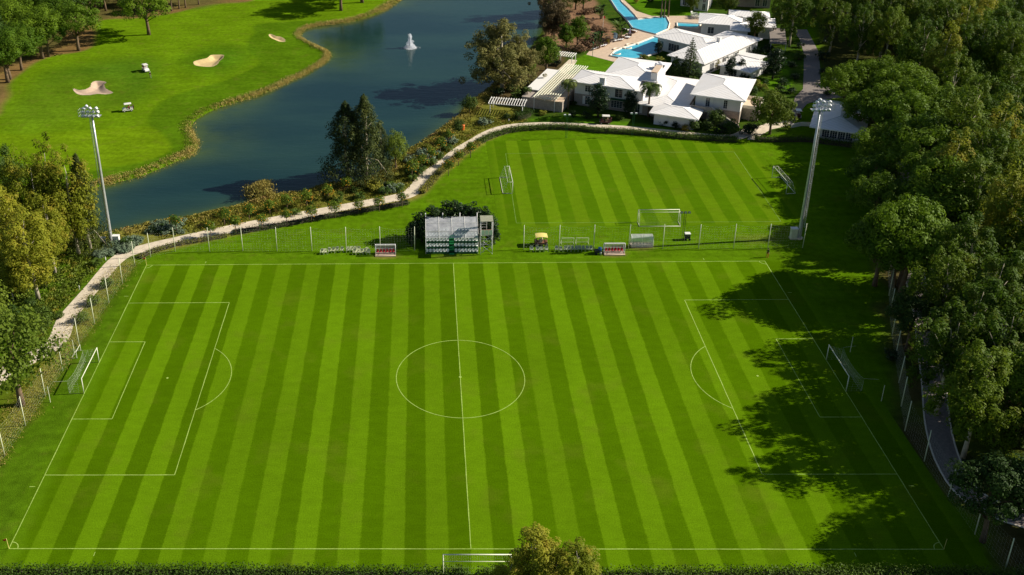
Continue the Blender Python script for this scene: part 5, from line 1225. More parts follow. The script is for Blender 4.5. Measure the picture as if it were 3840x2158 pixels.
for k in range(9): mb.box(-w_-0.08,w_+0.08,-0.12+k*0.25,-0.06+k*0.25,6.561,6.59)
mb.build('roof', 'shade_slats', to)
mb = MB()
for y in (0.6, 1.0): mb.tube([(-0.5,y,0.1),(-0.3,y,3.8)], 0.03, 5)
for k in range(11): z = 0.3+k*0.33; mb.tube([(-0.5+0.2*z/3.8,0.6,z),(-0.5+0.2*z/3.8,1.0,z)], 0.025, 4)
mb.build('ladder', 'steel', to)

def dugout(label, x, y, rz, seatmat, w_=3.5, group='team dugouts'):
    o = thing('dugout', label, 'dugout', (x, y, 0.01), rz, group); h2 = w_/2
    mb = MB(); mb.box(-h2-0.05,h2+0.05,-0.45,1.15,0.0,0.14); mb.build('base_slab', 'deck_stone', o)
    prof = [(1.10,0.15),(1.16,0.7),(1.10,1.3),(0.85,1.75),(0.45,1.98),(0.0,2.05)]
    mb = MB(); mb.add([(s_*(h2-0.03),y_,z) for y_, z in prof for s_ in (-1,1)], [(2*i,2*i+1,2*i+3,2*i+2) for i in range(len(prof)-1)]); mb.build('shell', 'clear_sheet', o, True)
    for s_ in (-1, 1):
        mb = MB(); mb.tube([(s_*h2,y_,z) for y_, z in prof], 0.045, 6); mb.tube([(s_*h2,-0.02,0.14),(s_*h2,0,2.05)], 0.045, 6); mb.tube([(s_*h2,-0.02,0.2),(s_*h2,1.1,0.2)], 0.035, 5); mb.build('side_frame', 'trim_white', o, True)
        mb = MB(); mb.add([(s_*(h2-0.01),y_,z) for y_, z in prof]+[(s_*(h2-0.01),0.0,0.2)], [tuple(range(len(prof)+1))]); mb.build('side_panel', 'clear_sheet', o)
    mb = MB()
    for y_, z in (prof[-1], prof[3], prof[1]): mb.tube([(-h2,y_,z+0.02),(h2,y_,z+0.02)], 0.04, 6)
    mb.tube([(0,y_,z) for y_, z in prof], 0.03, 5); mb.build('cross_rail', 'trim_white', o)
    mb = MB(); mb.tube([(-h2+0.1,0.62,0.42),(h2-0.1,0.62,0.42)], 0.04, 6)
    for xx in (-h2+0.6, 0, h2-0.6): mb.tube([(xx,0.62,0.14),(xx,0.62,0.42)], 0.035, 5)
    mb.build('seat_rail', 'dark_metal', o)
    for k in range(6):
        q = MB(); xx = -h2+0.38+k*(w_-0.76)/5; q.box(xx-0.20,xx+0.20,0.38,0.80,0.46,0.53)
        q.add([(xx+0.21*math.cos(a)*(1-0.15*j), 0.80+0.05*j-0.1*abs(math.cos(a)), 0.52+0.42*j*math.sin(a)) for j in (0,1) for a in np.linspace(0.25, math.pi-0.25, 7)], [(i,i+1,8+i,7+i) for i in range(6)])
        q.build('seat', seatmat, o, True)
    return o
dugout('dugout with red seats left of the grandstand', -11.75, 35.2, 0, 'seat_red')
dugout('dugout with red seats on the right, behind the touchline', 28.05, 35.1, 0, 'seat_red')
dugout('clear-backed dugout turned away towards the training pitch', 33.3, 38.5, math.pi, 'seat_brown', 3.7)
# garden chairs
def chair(mat, label, x, y, rz, group):
    o = thing('plastic_chair', label, 'chair', (x, y, 0.01), rz, group)
    mb = MB(); mb.box(-0.24,0.24,-0.24,0.22,0.40,0.44); mb.build('seat', mat, o)
    mb = MB(); vs = [(-0.24,0.22,0.45),(0.24,0.22,0.45),(0.26,0.34,0.88),(-0.26,0.34,0.88),(-0.24,0.255,0.45),(0.24,0.255,0.45),(0.26,0.375,0.88),(-0.26,0.375,0.88)]
    mb.add(vs, [(0,1,2,3),(7,6,5,4),(0,4,5,1),(3,2,6,7),(0,3,7,4),(1,5,6,2)]); mb.build('backrest', mat, o)
    for s_ in (-1, 1):
        mb = MB(); mb.tube([(s_*0.27,-0.24,0.66),(s_*0.28,0.0,0.67),(s_*0.28,0.30,0.66)], 0.03, 5); mb.build('armrest', mat, o)
        for yy, tz in ((-0.23,0.66),(0.24,0.42)): mb = MB(); mb.tube([(s_*0.29,yy*1.15,0),(s_*0.26,yy,tz)], 0.026, 5); mb.build('leg', mat, o)
    return o
def r1(a, b_): return ((1150+a*.33)/1.49068, (720+b_*.33)/1.49068)
def r2(a, b_): return ((1900+a*.33)/1.49068, (720+b_*.33)/1.49068)
ch0 = None; gl1 = 'cream garden chairs left of the grandstand'
for i, q in enumerate(sorted([(175,706),(213,706),(262,692),(304,690),(348,682),(402,684),(470,684),(512,680),(552,680),(590,680),(546,708),(585,706),(625,708),(662,702),(702,708),(690,690)])):
    x, y = G(*r1(*q)); rz = rnd.uniform(-.25,.25); lb = 'cream plastic chair left of the red-seated dugout, %s from the left'%ORD[i if i < 10 else i]
    if ch0 is None: ch0 = chair('chair_cream', lb, x, y, rz, gl1)
    else: copy_tree(ch0, (x, y, 0.01), rz, lb)
ch1 = None
for i, q in enumerate([(282,676),(350,678),(397,678),(450,676),(566,674),(615,680),(668,674),(707,672),(748,672),(790,672),(830,671),(870,671),(915,671),(955,671)]):
    x, y = G(*r2(*q)); rz = rnd.uniform(-.15,.15); lb = 'grey-cream plastic chair in the row right of the tower, %s from the left'%ORD[i]
    if ch1 is None: ch1 = chair('chair_grey', lb, x, y, rz, 'grey-cream garden chairs right of the tower')
    else: copy_tree(ch1, (x, y, 0.01), rz, lb)
# lamp masts
def lattice(o, h, mat, w_=0.16):
    mb = MB()
    for s_ in (-1, 1): mb.tube([(s_*w_,0,0),(s_*w_,0,h)], 0.035, 5)
    for k in range(int(h/0.45)): mb.tube([(-w_,0,0.3+k*0.45),(w_,0,0.3+k*0.45)], 0.022, 4)
    mb.build('lattice_pole', mat, o)
def lamp_box(o, x, z, tilt, mat):
    mb = MB(); mb.box(x-0.22,x+0.22,-0.14,0.14,z-0.13,z+0.17); l = mb.build('lamp', mat, o); mb = MB(); mb.box(x-0.18,x+0.18,-0.158,-0.143,z-0.09,z+0.13); mb.build('lens', 'lamp_glass', l)
x, y = G(*r2(2000,540)); o = thing('light_tower', 'dark lattice lamp mast on a wheeled trolley beside the training goal', 'lamp mast', (x, y, 0)); lattice(o, 5.2, 'dark_metal')
for k in (-0.65, 0, 0.65): lamp_box(o, k, 5.35, 0, 'dark_metal')
mb = MB(); mb.tube([(-0.95,0,5.2),(0.95,0,5.2)], 0.04, 5); mb.build('crossbar', 'dark_metal', o)
mb = MB(); mb.box(0.3,1.2,-0.45,0.3,0.3,1.15); mb.build('trolley_body', 'dark_metal', o); mb = MB(); mb.box(0.26,1.24,-0.5,0.34,1.153,1.3); mb.build('trolley_lid', 'cart_white', o)
for q in ((0.4,-0.5),(1.1,-0.5),(0.75,0.36)): mb = MB(); mb.tube([(q[0],q[1]-0.05,0.2),(q[0],q[1]+0.05,0.2)], 0.2, 10); mb.build('wheel', 'rubber', o)
for q, lb in (((1424,348),'green lattice lamp mast at the hedge, left one by the training pitch'),((1590,344),'green lattice lamp mast at the hedge, right one before the villa magnolia')):
    o = thing('lamp_mast', lb, 'lamp mast', (*G(*q), 0), 0, 'green lattice lamp masts'); lattice(o, 5.3, 'green_metal')
    mb = MB(); mb.tube([(-0.6,0,5.3),(0.6,0,5.3)], 0.04, 5); mb.build('crossbar', 'green_metal', o)
    for k in (-0.5, 0.5): lamp_box(o, k, 5.45, 0, 'lamp_white')
o = thing('lamp_post', 'slim green lamp post at the corner of the pool deck', 'lamp post', (*G(1490,143), 0)); mb = MB(); mb.tube([(0,0,0),(0,0,3.6)], [0.07,0.05], 7); mb.build('pole', 'green_metal', o); mb = MB(); mb.tube([(0,0,3.6),(0,0,3.75),(0,0,4.1),(0,0,4.2)], [0.1,0.22,0.2,0.05], 8); mb.build('lantern', 'green_metal', o)
for i, q in enumerate([(266,655),(200,728),(127,813),(539,571),(1280,307)]):
    o = thing('bollard_light', 'short white bollard light beside the concrete path, %s of five from the upper left bend'%ORD[[1,2,0,3,4][i]] if False else ['short white bollard light below the left mast','short white bollard light by the low orange bushes','short white bollard light at the lower end of the left path','short white bollard light beside the second orange tree','short white bollard light at the path bend near the villa'][i], 'bollard light', (*G(*q), 0), 0, 'white bollard lights along the path')
    mb = MB(); mb.tube([(0,0,0),(0,0,0.62)], 0.08, 8); mb.build('post', 'trim_white', o); mb = MB(); mb.tube([(0,0,0.62),(0,0,0.72)], [0.11,0.09], 8); mb.build('cap', 'steel', o)
# utility buggy, sprayer
x, y = G(*r2(392,618)); o = thing('utility_buggy', 'utility buggy with a pale yellow canopy behind the chairs', 'utility vehicle', (x, y+0.5, 0))
mb = MB(); mb.box(-0.75,0.75,-0.6,0.6,0.35,0.7); mb.box(-1.15,-0.75,-0.45,0.45,0.4,0.95); mb.box(0.75,1.1,-0.5,0.5,0.45,0.85); mb.build('body', 'rust', o)
mb = MB(); mb.box(-0.3,0.15,-0.5,0.5,0.703,0.95); mb.box(0.15,0.28,-0.5,0.5,0.95,1.35); mb.build('seat', 'deck_stone', o)
mb = MB(); n_ = 7; vs = []
for i in range(n_):
    for j in range(5): u = i/(n_-1)*2-1; v_ = j/4*2-1; vs.append((u*1.05, v_*0.8, 2.1-0.14*u*u-0.10*v_*v_))
top = len(vs); vs += [(a, b_, c-0.05) for a, b_, c in vs]
fs = [(i*5+j,(i+1)*5+j,(i+1)*5+j+1,i*5+j+1) for i in range(n_-1) for j in range(4)]; fs += [tuple(top+k for k in f[::-1]) for f in fs]
mb.add(vs, fs); mb.build('canopy', 'yellow_paint', o, True)
mb = MB()
for sx in (-0.85, 0.85):
    for sy in (-0.6, 0.6): mb.tube([(sx*0.9,sy,0.6),(sx,sy,1.98)], 0.035, 5)
mb.build('canopy_posts', 'rust', o)
for sx in (-0.8, 0.85):
    for sy in (-0.68, 0.68): mb = MB(); mb.tube([(sx,sy-0.12,0.33),(sx,sy+0.12,0.33)], 0.33, 12); wq = mb.build('wheel', 'rubber', o, True); mb = MB(); mb.tube([(sx,sy-0.13,0.33),(sx,sy+0.13,0.33)], 0.15, 8); mb.build('rim', 'yellow_paint', wq)
x, y = G(*r2(1055,712)); o = thing('sprayer_cart', 'dark hand cart with a blue tank left of the right red-seated dugout', 'sprayer cart', (x, y+0.3, 0))
mb = MB(); mb.box(-0.75,0.05,-0.4,0.4,0.3,0.75); mb.tube([(-0.7,-0.3,0.75),(-0.95,-0.3,1.05),(-0.95,0.3,1.05),(-0.7,0.3,0.75)], 0.035, 5); mb.build('body', 'dark_metal', o)
mb = MB(); mb.tube([(0.1,0.1,0.55),(0.1,0.1,0.62),(0.1,0.1,1.1),(0.1,0.1,1.18)], [0.28,0.34,0.34,0.12], 12); mb.build('tank', 'blue_plastic', o, True)
mb = MB(); mb.tube([(0.15,-0.45,0.05),(0.15,-0.45,0.55)], [0.17,0.2], 10); mb.build('bucket', 'chair_grey', o, True)
for q in ((-0.6,-0.46),(-0.6,0.46),(0.3,0.46)): mb = MB(); mb.tube([(q[0],q[1]-0.05,0.24),(q[0],q[1]+0.05,0.24)], 0.24, 10); mb.build('wheel', 'rubber', o, True)

# ------------------------------------------------------------------ golf carts and people
def golf_cart(label, x, y, rz, body='cart_white', roof='cart_white', group='golf carts', z=0.0):
    o = thing('golf_cart', label, 'golf cart', (x, y, z), rz, group)
    mb = MB(); prof = [(-1.2,0.35),(-1.2,0.85),(-0.55,0.9),(-0.5,0.55),(0.35,0.5),(0.45,0.95),(0.95,0.85),(1.25,0.6),(1.25,0.35)]; k = len(prof)
    mb.add([(x_,-0.58,z_) for x_, z_ in prof]+[(x_,0.58,z_) for x_, z_ in prof], [tuple(range(k)), tuple(range(2*k-1,k-1,-1))]+[(i,k+i,k+(i+1)%k,(i+1)%k) for i in range(k)]); mb.build('body', body, o)
    mb = MB(); mb.box(-0.52,-0.02,-0.52,0.52,0.62,0.80); mb.box(-0.62,-0.50,-0.52,0.52,0.92,1.25); mb.build('seat', 'seat_tan', o)
    mb = MB(); mb.box(-0.95,0.75,-0.62,0.62,1.86,1.92); mb.box(-0.85,0.65,-0.52,0.52,1.922,1.96); mb.build('roof', roof, o)
    mb = MB()
    for sy in (-0.52, 0.52): mb.tube([(-0.9,sy,0.85),(-0.8,sy,1.87)], 0.03, 5); mb.tube([(0.55,sy,0.93),(0.4,sy,1.87)], 0.03, 5)
    mb.build('roof_posts', 'dark_metal', o)
    mb = MB(); mb.add([(0.56,-0.5,0.96),(0.56,0.5,0.96),(0.44,0.5,1.7),(0.44,-0.5,1.7)], [(0,1,2,3)]); mb.build('windscreen', 'clear_sheet', o)
    mb = MB(); mb.tube([(0.35,-0.25,0.85),(0.15,-0.25,1.1)], 0.025, 5); mb.tube([(0.15+0.03*math.cos(a),-0.25+0.17*math.sin(a),1.1+0.12*math.cos(a)) for a in np.linspace(0, 2*math.pi, 11)], 0.018, 4); mb.build('steering_wheel', 'dark_metal', o)
    mb = MB(); mb.box(-1.45,-1.2,-0.4,0.4,0.5,1.35); mb.build('bag_rack', 'cart_maroon', o)
    for sx in (-0.8, 0.85):
        for sy in (-0.55, 0.55): mb = MB(); mb.tube([(sx,sy-0.1,0.24),(sx,sy+0.1,0.24)], 0.24, 12); wq = mb.build('wheel', 'rubber', o, True); mb = MB(); mb.tube([(sx,sy-0.11,0.24),(sx,sy+0.11,0.24)], 0.11, 8); mb.build('rim', 'cart_white', wq)
    for sy in (-0.4, 0.4): mb = MB(); mb.tube([(1.22,sy,0.62),(1.27,sy,0.62)], 0.07, 8); mb.build('headlight', 'lamp_glass', o)
    return o
golf_cart('white golf cart next to the standing golfer on the fairway', *G(367,180), R(-55))
golf_cart('white golf cart with its riders, nearer the lake on the fairway', *G(322,280), R(200))
golf_cart('maroon golf cart with pale roof parked on the path before the front villa', *G(1522,311), R(172), 'cart_maroon')
golf_cart('white golf cart parked beside the clubhouse', *G(2006,296), R(80))

def person(label, x, y, rz, pose, top, legs, scale=1.0, hair='hair', z=0.0, group=None):
    """one continuous skinned body; pose gives joint positions (m) in front-facing -y space"""
    o = thing('person', label, 'person', (x, y, z), rz, group); o.scale = (scale,)*3
    J, E, Rd = pose; me = bpy.data.meshes.new('body'); me.from_pydata(J, E, []); me.materials.append(MAT['skin']); me.materials.append(MAT[top]); me.materials.append(MAT[legs])
    b_ = bpy.data.objects.new('body', me); COL.objects.link(b_)
    md = b_.modifiers.new('skin', 'SKIN'); md.use_smooth_shade = True
    for i, s_ in enumerate(me.skin_vertices[0].data): s_.radius = (Rd[i], Rd[i]*0.85); s_.use_root = (i == 0)
    b_.modifiers.new('sub', 'SUBSURF').levels = 1
    dg_ = bpy.context.evaluated_depsgraph_get(); m2 = bpy.data.meshes.new_from_object(b_.evaluated_get(dg_)); b_.modifiers.clear(); b_.data = m2
    m2.materials.clear()
    for q in ('skin', top, legs): m2.materials.append(MAT[q])
    JA = np.array(J); seg = [(JA[a], JA[c], BODYPART.get((a, c), 0)) for a, c in E]
    for p in m2.polygons:
        c = np.array(p.center); best = (9, 0)
        for a, d, k in seg:
            u = np.clip(np.dot(c-a, d-a)/(np.dot(d-a, d-a)+1e-9), 0, 1); q = np.linalg.norm(c-a-u*(d-a)); best = min(best, (q, k))
        p.material_index = best[1]
    b_.parent = o
    hd = JA[4]; mb = MB(); mb.ball((hd[0], hd[1]+0.025, hd[2]+0.05), 0.115, 10, 7, (0.95,1.05,0.95)); mb.build('hair', hair, o, True)
    for k, f in ((7,-1),(10,1)):
        pass
    return o
BODYPART = {(0,1):1,(1,2):1,(2,3):0,(3,4):0,(2,5):1,(5,6):1,(6,7):0,(2,8):1,(8,9):1,(9,10):0,(0,11):2,(11,12):2,(12,13):2,(13,14):2,(0,15):2,(15,16):2,(16,17):2,(17,18):2}
HANDS = []
ED = [(0,1),(1,2),(2,3),(3,4),(2,5),(5,6),(6,7),(2,8),(8,9),(9,10),(0,11),(11,12),(12,13),(13,14),(0,15),(15,16),(16,17),(17,18)]
RD_ = [0.14,0.13,0.12,0.06,0.10,0.062,0.048,0.030,0.062,0.048,0.030,0.09,0.062,0.045,0.038,0.09,0.062,0.045,0.038]
def hands(J, E, Rd, wrist, dirv):
    """five short fingers rooted in the palm"""
    J = list(J); E = list(E); Rd = list(Rd); w0 = np.array(J[wrist]); dv = np.array(dirv, float); dv /= np.linalg.norm(dv); sd = np.cross(dv, (0,1,0)); sd = sd/(np.linalg.norm(sd)+1e-9)
    pm = w0+dv*0.06; J.append(tuple(pm)); E.append((wrist, len(J)-1)); Rd.append(0.032); pi_ = len(J)-1
    for k, (s_, l) in enumerate(((-0.03,0.06),(-0.01,0.075),(0.01,0.07),(0.03,0.055))):
        a = pm+sd*s_+dv*l*0.5; J.append(tuple(a)); E.append((pi_, len(J)-1)); Rd.append(0.010); q = a+dv*l*0.4-np.array([0,0.02,0]); J.append(tuple(q)); E.append((len(J)-2, len(J)-1)); Rd.append(0.009)
    J.append(tuple(w0+dv*0.03-sd*0.05)); E.append((wrist, len(J)-1)); Rd.append(0.011)
    return J, E, Rd
def with_hands(J): 
    J2, E2, R2 = hands(J, ED, RD_, 7, np.array(J[7])-np.array(J[6])); return hands(J2, E2, R2, 10, np.array(J[10])-np.array(J[9]))
stand = with_hands([(0,0,0.95),(0,0,1.18),(0,0,1.42),(0,-0.01,1.54),(0,-0.03,1.68),(-0.19,0,1.40),(-0.25,0.02,1.12),(-0.24,-0.06,0.88),(0.19,0,1.40),(0.25,0.02,1.12),(0.24,-0.06,0.88),(-0.10,0,0.88),(-0.11,-0.01,0.48),(-0.11,0.03,0.08),(-0.13,-0.14,0.03),(0.10,0,0.88),(0.12,-0.01,0.48),(0.12,0.03,0.08),(0.15,-0.14,0.03)])
swing = with_hands([(0,0.05,0.93),(0,-0.02,1.14),(0,-0.12,1.36),(0,-0.19,1.46),(0,-0.26,1.58),(-0.19,-0.14,1.33),(-0.16,-0.30,1.10),(-0.03,-0.42,0.92),(0.19,-0.14,1.33),(0.16,-0.30,1.10),(0.03,-0.42,0.92),(-0.12,0.05,0.87),(-0.18,-0.02,0.47),(-0.20,0.04,0.08),(-0.24,-0.12,0.03),(0.12,0.05,0.87),(0.18,-0.02,0.47),(0.20,0.04,0.08),(0.24,-0.12,0.03)])
sit = with_hands([(0,0.05,0.90),(0,0.08,1.12),(0,0.06,1.34),(0,0.04,1.46),(0,0.01,1.58),(-0.19,0.05,1.31),(-0.24,-0.02,1.06),(-0.16,-0.22,1.02),(0.19,0.05,1.31),(0.24,-0.02,1.06),(0.16,-0.22,1.02),(-0.10,0,0.86),(-0.12,-0.38,0.86),(-0.12,-0.45,0.52),(-0.12,-0.58,0.50),(0.10,0,0.86),(0.12,-0.38,0.86),(0.12,-0.45,0.52),(0.12,-0.58,0.50)])
x, y = G(378.5,196); p_ = person('golfer in black with a pale cap bending over his club beside the cart', x, y, R(25), swing, 'cloth_black', 'cloth_black', 1.02, 'cart_white')
o = thing('golf_club', 'thin golf club held by the golfer on the fairway', 'golf club', (x, y, 0), R(25)); mb = MB(); mb.tube([(0,-0.42,0.95),(0.1,-0.75,0.04)], 0.014, 5); mb.build('shaft', 'steel', o); mb = MB(); mb.box(0.08,0.22,-0.79,-0.72,0.0,0.05); mb.build('club_head', 'dark_metal', o)
x, y = G(1930,648); person('person in black top and red shorts standing near the far right corner', x, y, R(-30), stand, 'cloth_black', 'cloth_red', 1.0)
def seat_at(cart_xy, crz, lx, ly, label, top, legs):
    x, y = cart_xy; c, s_ = math.cos(crz), math.sin(crz); person(label, x+c*lx-s_*ly, y+s_*lx+c*ly, crz+math.pi/2, sit, top, legs, 1.0, 'hair', -0.05, 'golf cart riders')
seat_at(G(322,280), R(200), -0.2, 0.26, 'rider in red on the near cart, lakeside seat', 'cloth_red', 'cloth_white')
seat_at(G(322,280), R(200), -0.2, -0.26, 'rider in black on the near cart, other seat', 'cloth_black', 'cloth_black')
seat_at(G(367,180), R(-55), -0.2, 0.26, 'rider in red and white on the far cart by the golfer', 'cloth_red', 'cloth_white')
# fountain
x, y = G(1032,121,-0.42); o = thing('fountain', 'white water jet fountain rising from the lake', 'fountain', (x, y, -0.42)); rg_ = np.random.default_rng(5)
P = []; 
for k in range(30):
    a = rg_.uniform(0, 6.28); r1_ = rg_.uniform(0.1, 1.9)*(1 if k > 6 else 0.25); hh = 4.4*(1-(r1_/2.3)**1.2)*rg_.uniform(.7,1.0); t_ = rg_.uniform(0, 1, 170)**0.9
    rr = r1_*t_; zz = hh*(4*0.5*t_*(1-0.5*t_))*(1) ; m_ = rg_.uniform(0, 1, 170) < 0.5; zz = np.where(m_, zz, hh*(1-((rr/r1_))**2*0.0-(1-t_)**1*0)*t_)
    P.append(np.stack([np.cos(a)*rr+rg_.normal(size=170)*0.06, np.sin(a)*rr+rg_.normal(size=170)*0.06, zz*np.clip(1-(rr/1.9)**2, 0.02, 1)+0.05], 1))
for k in range(9):
    a = k*0.7; t_ = rg_.uniform(0, 1, 260); P.append(np.stack([np.cos(a)*0.35*t_+rg_.normal(size=260)*0.09*(0.5+t_), np.sin(a)*0.35*t_+rg_.normal(size=260)*0.09*(0.5+t_), 4.3*t_*rg_.uniform(.8,1)], 1))
t_ = rg_.uniform(0, 6.28, 1900); rr = 1.7*rg_.uniform(0, 1, 1900)**0.6; zz = 2.4*np.clip(1-rr/1.75, 0, 1)*rg_.uniform(0, 1, 1900); P.append(np.stack([rr*np.cos(t_), rr*np.sin(t_), zz+0.04], 1))
P = np.concatenate(P); V, F = quads(P, unit(rg_.normal(size=P.shape)), 0.10, rg_, 0.45, up=(0,0,1)); link('jet', np_mesh('jet', V, F, 'spray'), o)
t_ = rg_.uniform(0, 6.28, 1300); rr = 0.6+1.3*rg_.uniform(0, 1, 1300); P = np.stack([rr*np.cos(t_)*(1+0.5*(rg_.uniform(0,1,1300)<0.1)), rr*np.sin(t_), rg_.uniform(0.02, 0.12, 1300)], 1)
V, F = quads(P, unit(rg_.normal(size=P.shape)*0.5+np.array([0,0,1])), 0.12, rg_, 0.6); link('splash', np_mesh('splash', V, F, 'spray'), o)
# ------------------------------------------------------------------ villas
def hip(o, u0, u1, v0, v1, z, rise, mat='roof_seam', inset=None, off=None, fas=0.24):
    mb = MB(); du, dv = u1-u0, v1-v0; cu, cv = (u0+u1)/2, (v0+v1)/2; ins = min(du, dv)/2 if inset is None else inset
    a, b_ = ((u0+ins, cv), (u1-ins, cv)) if du >= dv else ((cu, v0+ins), (cu, v1-ins))
    E_ = [(u0,v0),(u1,v0),(u1,v1),(u0,v1)]
    vs = [(x,y,z-fas) for x, y in E_]+[(x,y,z) for x, y in E_]+[(*a, z+rise), (*b_, z+rise)]
    fs = [(3,2,1,0)]+[(i,(i+1)%4,4+(i+1)%4,4+i) for i in range(4)]
    fs += [(4,5,9,8),(5,6,9),(6,7,8,9),(7,4,8)] if du >= dv else [(4,5,8),(5,6,9,8),(6,7,9),(7,4,8,9)]
    mb.add(vs, fs); r = mb.build('roof', mat, o)
    cp_ = MB(); A_ = (*a, z+rise+0.01); B_ = (*b_, z+rise+0.01)
    pr = [(0,A_),(3,A_),(1,B_),(2,B_)] if du >= dv else [(0,A_),(1,A_),(2,B_),(3,B_)]
    for i, q in pr: cp_.tube([(*E_[i], z+0.01), q], 0.045, 4)
    cp_.tube([A_, B_], 0.05, 4); cp_.build('ridge_cap', 'steel', r)
    return r
def walls(o, u0, u1, v0, v1, z0, z1, mat, name='wall'): mb = MB(); mb.box(u0,u1,v0,v1,z0,z1); return mb.build(name, mat, o)
def window(o, u, v, z0, z1, w_, panes=2, face='v', shut=False):
    """casement window proud of a wall that faces -v (or +u)"""
    mb = MB(); t_ = 0.06
    def bx_(a0, a1, d0, d1, zz0, zz1, m_=None):
        (m_ or mb).box(*((u+a0, u+a1, v-d1, v-d0) if face == 'v' else (u+d0, u+d1, v+a0, v+a1)), zz0, zz1)
    h2 = w_/2; bx_(-h2-t_,-h2,0.002,0.07,z0-t_,z1+t_); bx_(h2,h2+t_,0.002,0.07,z0-t_,z1+t_); bx_(-h2,h2,0.002,0.07,z1,z1+t_); bx_(-h2,h2,0.002,0.09,z0-t_,z0)
    for k in range(1, panes): q = -h2+w_*k/panes; bx_(q-0.03,q+0.03,0.002,0.065,z0,z1)
    f = mb.build('window', 'trim_white', o)
    g = MB(); bx_(-h2,h2,0.003,0.03,z0,z1,g); g.build('pane', 'window_dark', f)
    br = MB(); n_ = max(2, int((z1-z0)/0.4))
    for k in range(1, n_): q = z0+(z1-z0)*k/n_; bx_(-h2,h2,0.031,0.045,q-0.012,q+0.012,br)
    br.build('glazing_bars', 'trim_white', f)
    if shut:
        for s_ in (-1, 1): m2 = MB(); bx_(s_*(h2+t_+0.30)-0.28,s_*(h2+t_+0.30)+0.28,0.003,0.05,z0,z1,m2); m2.build('shutter', 'trim_white', f)
    return f
def chimney(o, u0, u1, v0, v1, z0, z1, cap='trim_white'):
    mb = MB(); mb.box(u0,u1,v0,v1,z0,z1); c = mb.build('chimney', 'wall_white', o); mb = MB(); mb.box(u0-0.1,u1+0.1,v0-0.1,v1+0.1,z1+0.002,z1+0.14); mb.build('cap', cap, c)

A = thing('villa', 'large white-roofed villa in front of the others, nearest the training pitch', 'villa', (30.0, 107.0, 0), R(-25))
walls(A, 0.75, 14.3, 0.9, 9.2, 0, 2.9, 'stone_wall', 'lower_wall'); walls(A, 0.78, 14.27, 0.93, 9.17, 2.9, 5.86, 'wall_white', 'upper_wall')
walls(A, 6.6, 17.6, 9.2, 21.3, 0, 5.86, 'wall_white')
walls(A, 28.3, 38.3, 3.5, 17.0, 0, 2.9, 'stone_wall', 'lower_wall'); walls(A, 28.33, 38.27, 3.53, 16.97, 2.9, 5.86, 'wall_white', 'upper_wall')
walls(A, 20.9, 29.7, -4.0, 3.45, 0, 2.86, 'wall_white'); walls(A, 14.31, 26.4, 0.6, 20.2, 0, 2.85, 'stone_wall')
walls(A, 14.32, 16.9, 1.5, 8.0, 2.85, 5.3, 'wall_white')
hip(A, -0.2, 15.1, 0.1, 9.4, 6.0, 0.95); hip(A, 5.6, 18.7, 7.5, 22.4, 6.006, 1.15); hip(A, 27.2, 39.3, 2.4, 18.1, 6.003, 1.25)
hip(A, 19.9, 30.75, -5.1, 3.2, 3.02, 0.75); hip(A, 16.2, 27.1, -0.65, 21.3, 3.05, 0.85)
chimney(A, 6.7, 7.95, 0.5, 1.3, 6.0, 7.6)
mb = MB(); mb.add([(16.9,8.0,5.9),(18.4,8.0,5.9),(18.4,13.2,5.9),(16.9,13.2,5.9),(16.9,8.0,7.9),(18.4,8.0,7.9),(18.4,13.2,8.1),(16.9,13.2,8.1)], [(0,3,2,1),(4,5,6,7),(0,1,5,4),(1,2,6,5),(2,3,7,6),(3,0,4,7)]); tw = mb.build('stair_tower', 'wall_white', A)
walls(A, 18.41, 19.6, 5.0, 12.9, 2.9, 5.5, 'wall_white')
mb = MB(); mb.box(16.85,18.45,7.9,13.3,8.102,8.16); mb.build('tower_cap', 'deck_stone', tw)
hv = MB(); hv.box(16.2,18.2,14.2,16.8,6.9,7.15); hvo = hv.build('roof_plant', 'dark_metal', A)
for q in ((16.6,14.9),(17.6,15.1),(17.1,16.2)): h_ = MB(); h_.box(q[0]-0.42,q[0]+0.42,q[1]-0.38,q[1]+0.38,7.152,8.0); h_.tube([(q[0],q[1],8.0),(q[0],q[1],8.12)], 0.3, 10); h_.build('cooling_unit', 'lamp_white', hvo)
window(A, 3.9, 0.93, 3.7, 5.2, 1.2, 2); window(A, 11.3, 0.93, 3.35, 5.3, 1.7, 2); window(A, 4.0, 0.9, 0.5, 2.5, 1.1, 2, 'v', True); window(A, 11.0, 0.9, 0.75, 2.4, 2.6, 4); window(A, 7.6, 0.93, 3.7, 5.2, 1.2, 2); window(A, 7.6, 0.9, 0.8, 2.4, 1.2, 2)
window(A, 31.1, 3.53, 3.2, 5.25, 0.85, 2, 'v', True); window(A, 35.0, 3.53, 3.3, 5.25, 0.75, 2); window(A, 32.6, 3.5, 0.3, 2.3, 0.9, 1); window(A, 16.0, 0.6, 0.4, 2.4, 1.0, 2, 'v', True); window(A, 38.27, 8.0, 3.4, 5.2, 1.2, 2, 'u')
mb = MB(); mb.box(9.6,13.2,0.25,0.88,2.75,3.05); mb.build('balcony_planter', 'green_deck', A)
mb = MB(); mb.box(28.0,31.6,1.4,3.48,2.86,2.98); mb.box(28.0,31.6,1.25,1.4,2.6,3.85); mb.box(27.85,28.0,1.25,3.48,2.86,3.85); mb.build('balcony', 'stone_wall', A)
mb = MB(); poly = [(31.605,0),(38.9,0),(38.9,0.25),(38.4,0.5),(32.4,3.8),(31.605,3.85)]; mb.add([(x_,1.25,z_) for x_, z_ in poly]+[(x_,1.62,z_) for x_, z_ in poly], [tuple(range(6)), tuple(range(11,5,-1))]+[(i,6+i,6+(i+1)%6,(i+1)%6) for i in range(6)]); sw = mb.build('stair_wall', 'stone_wall', A)
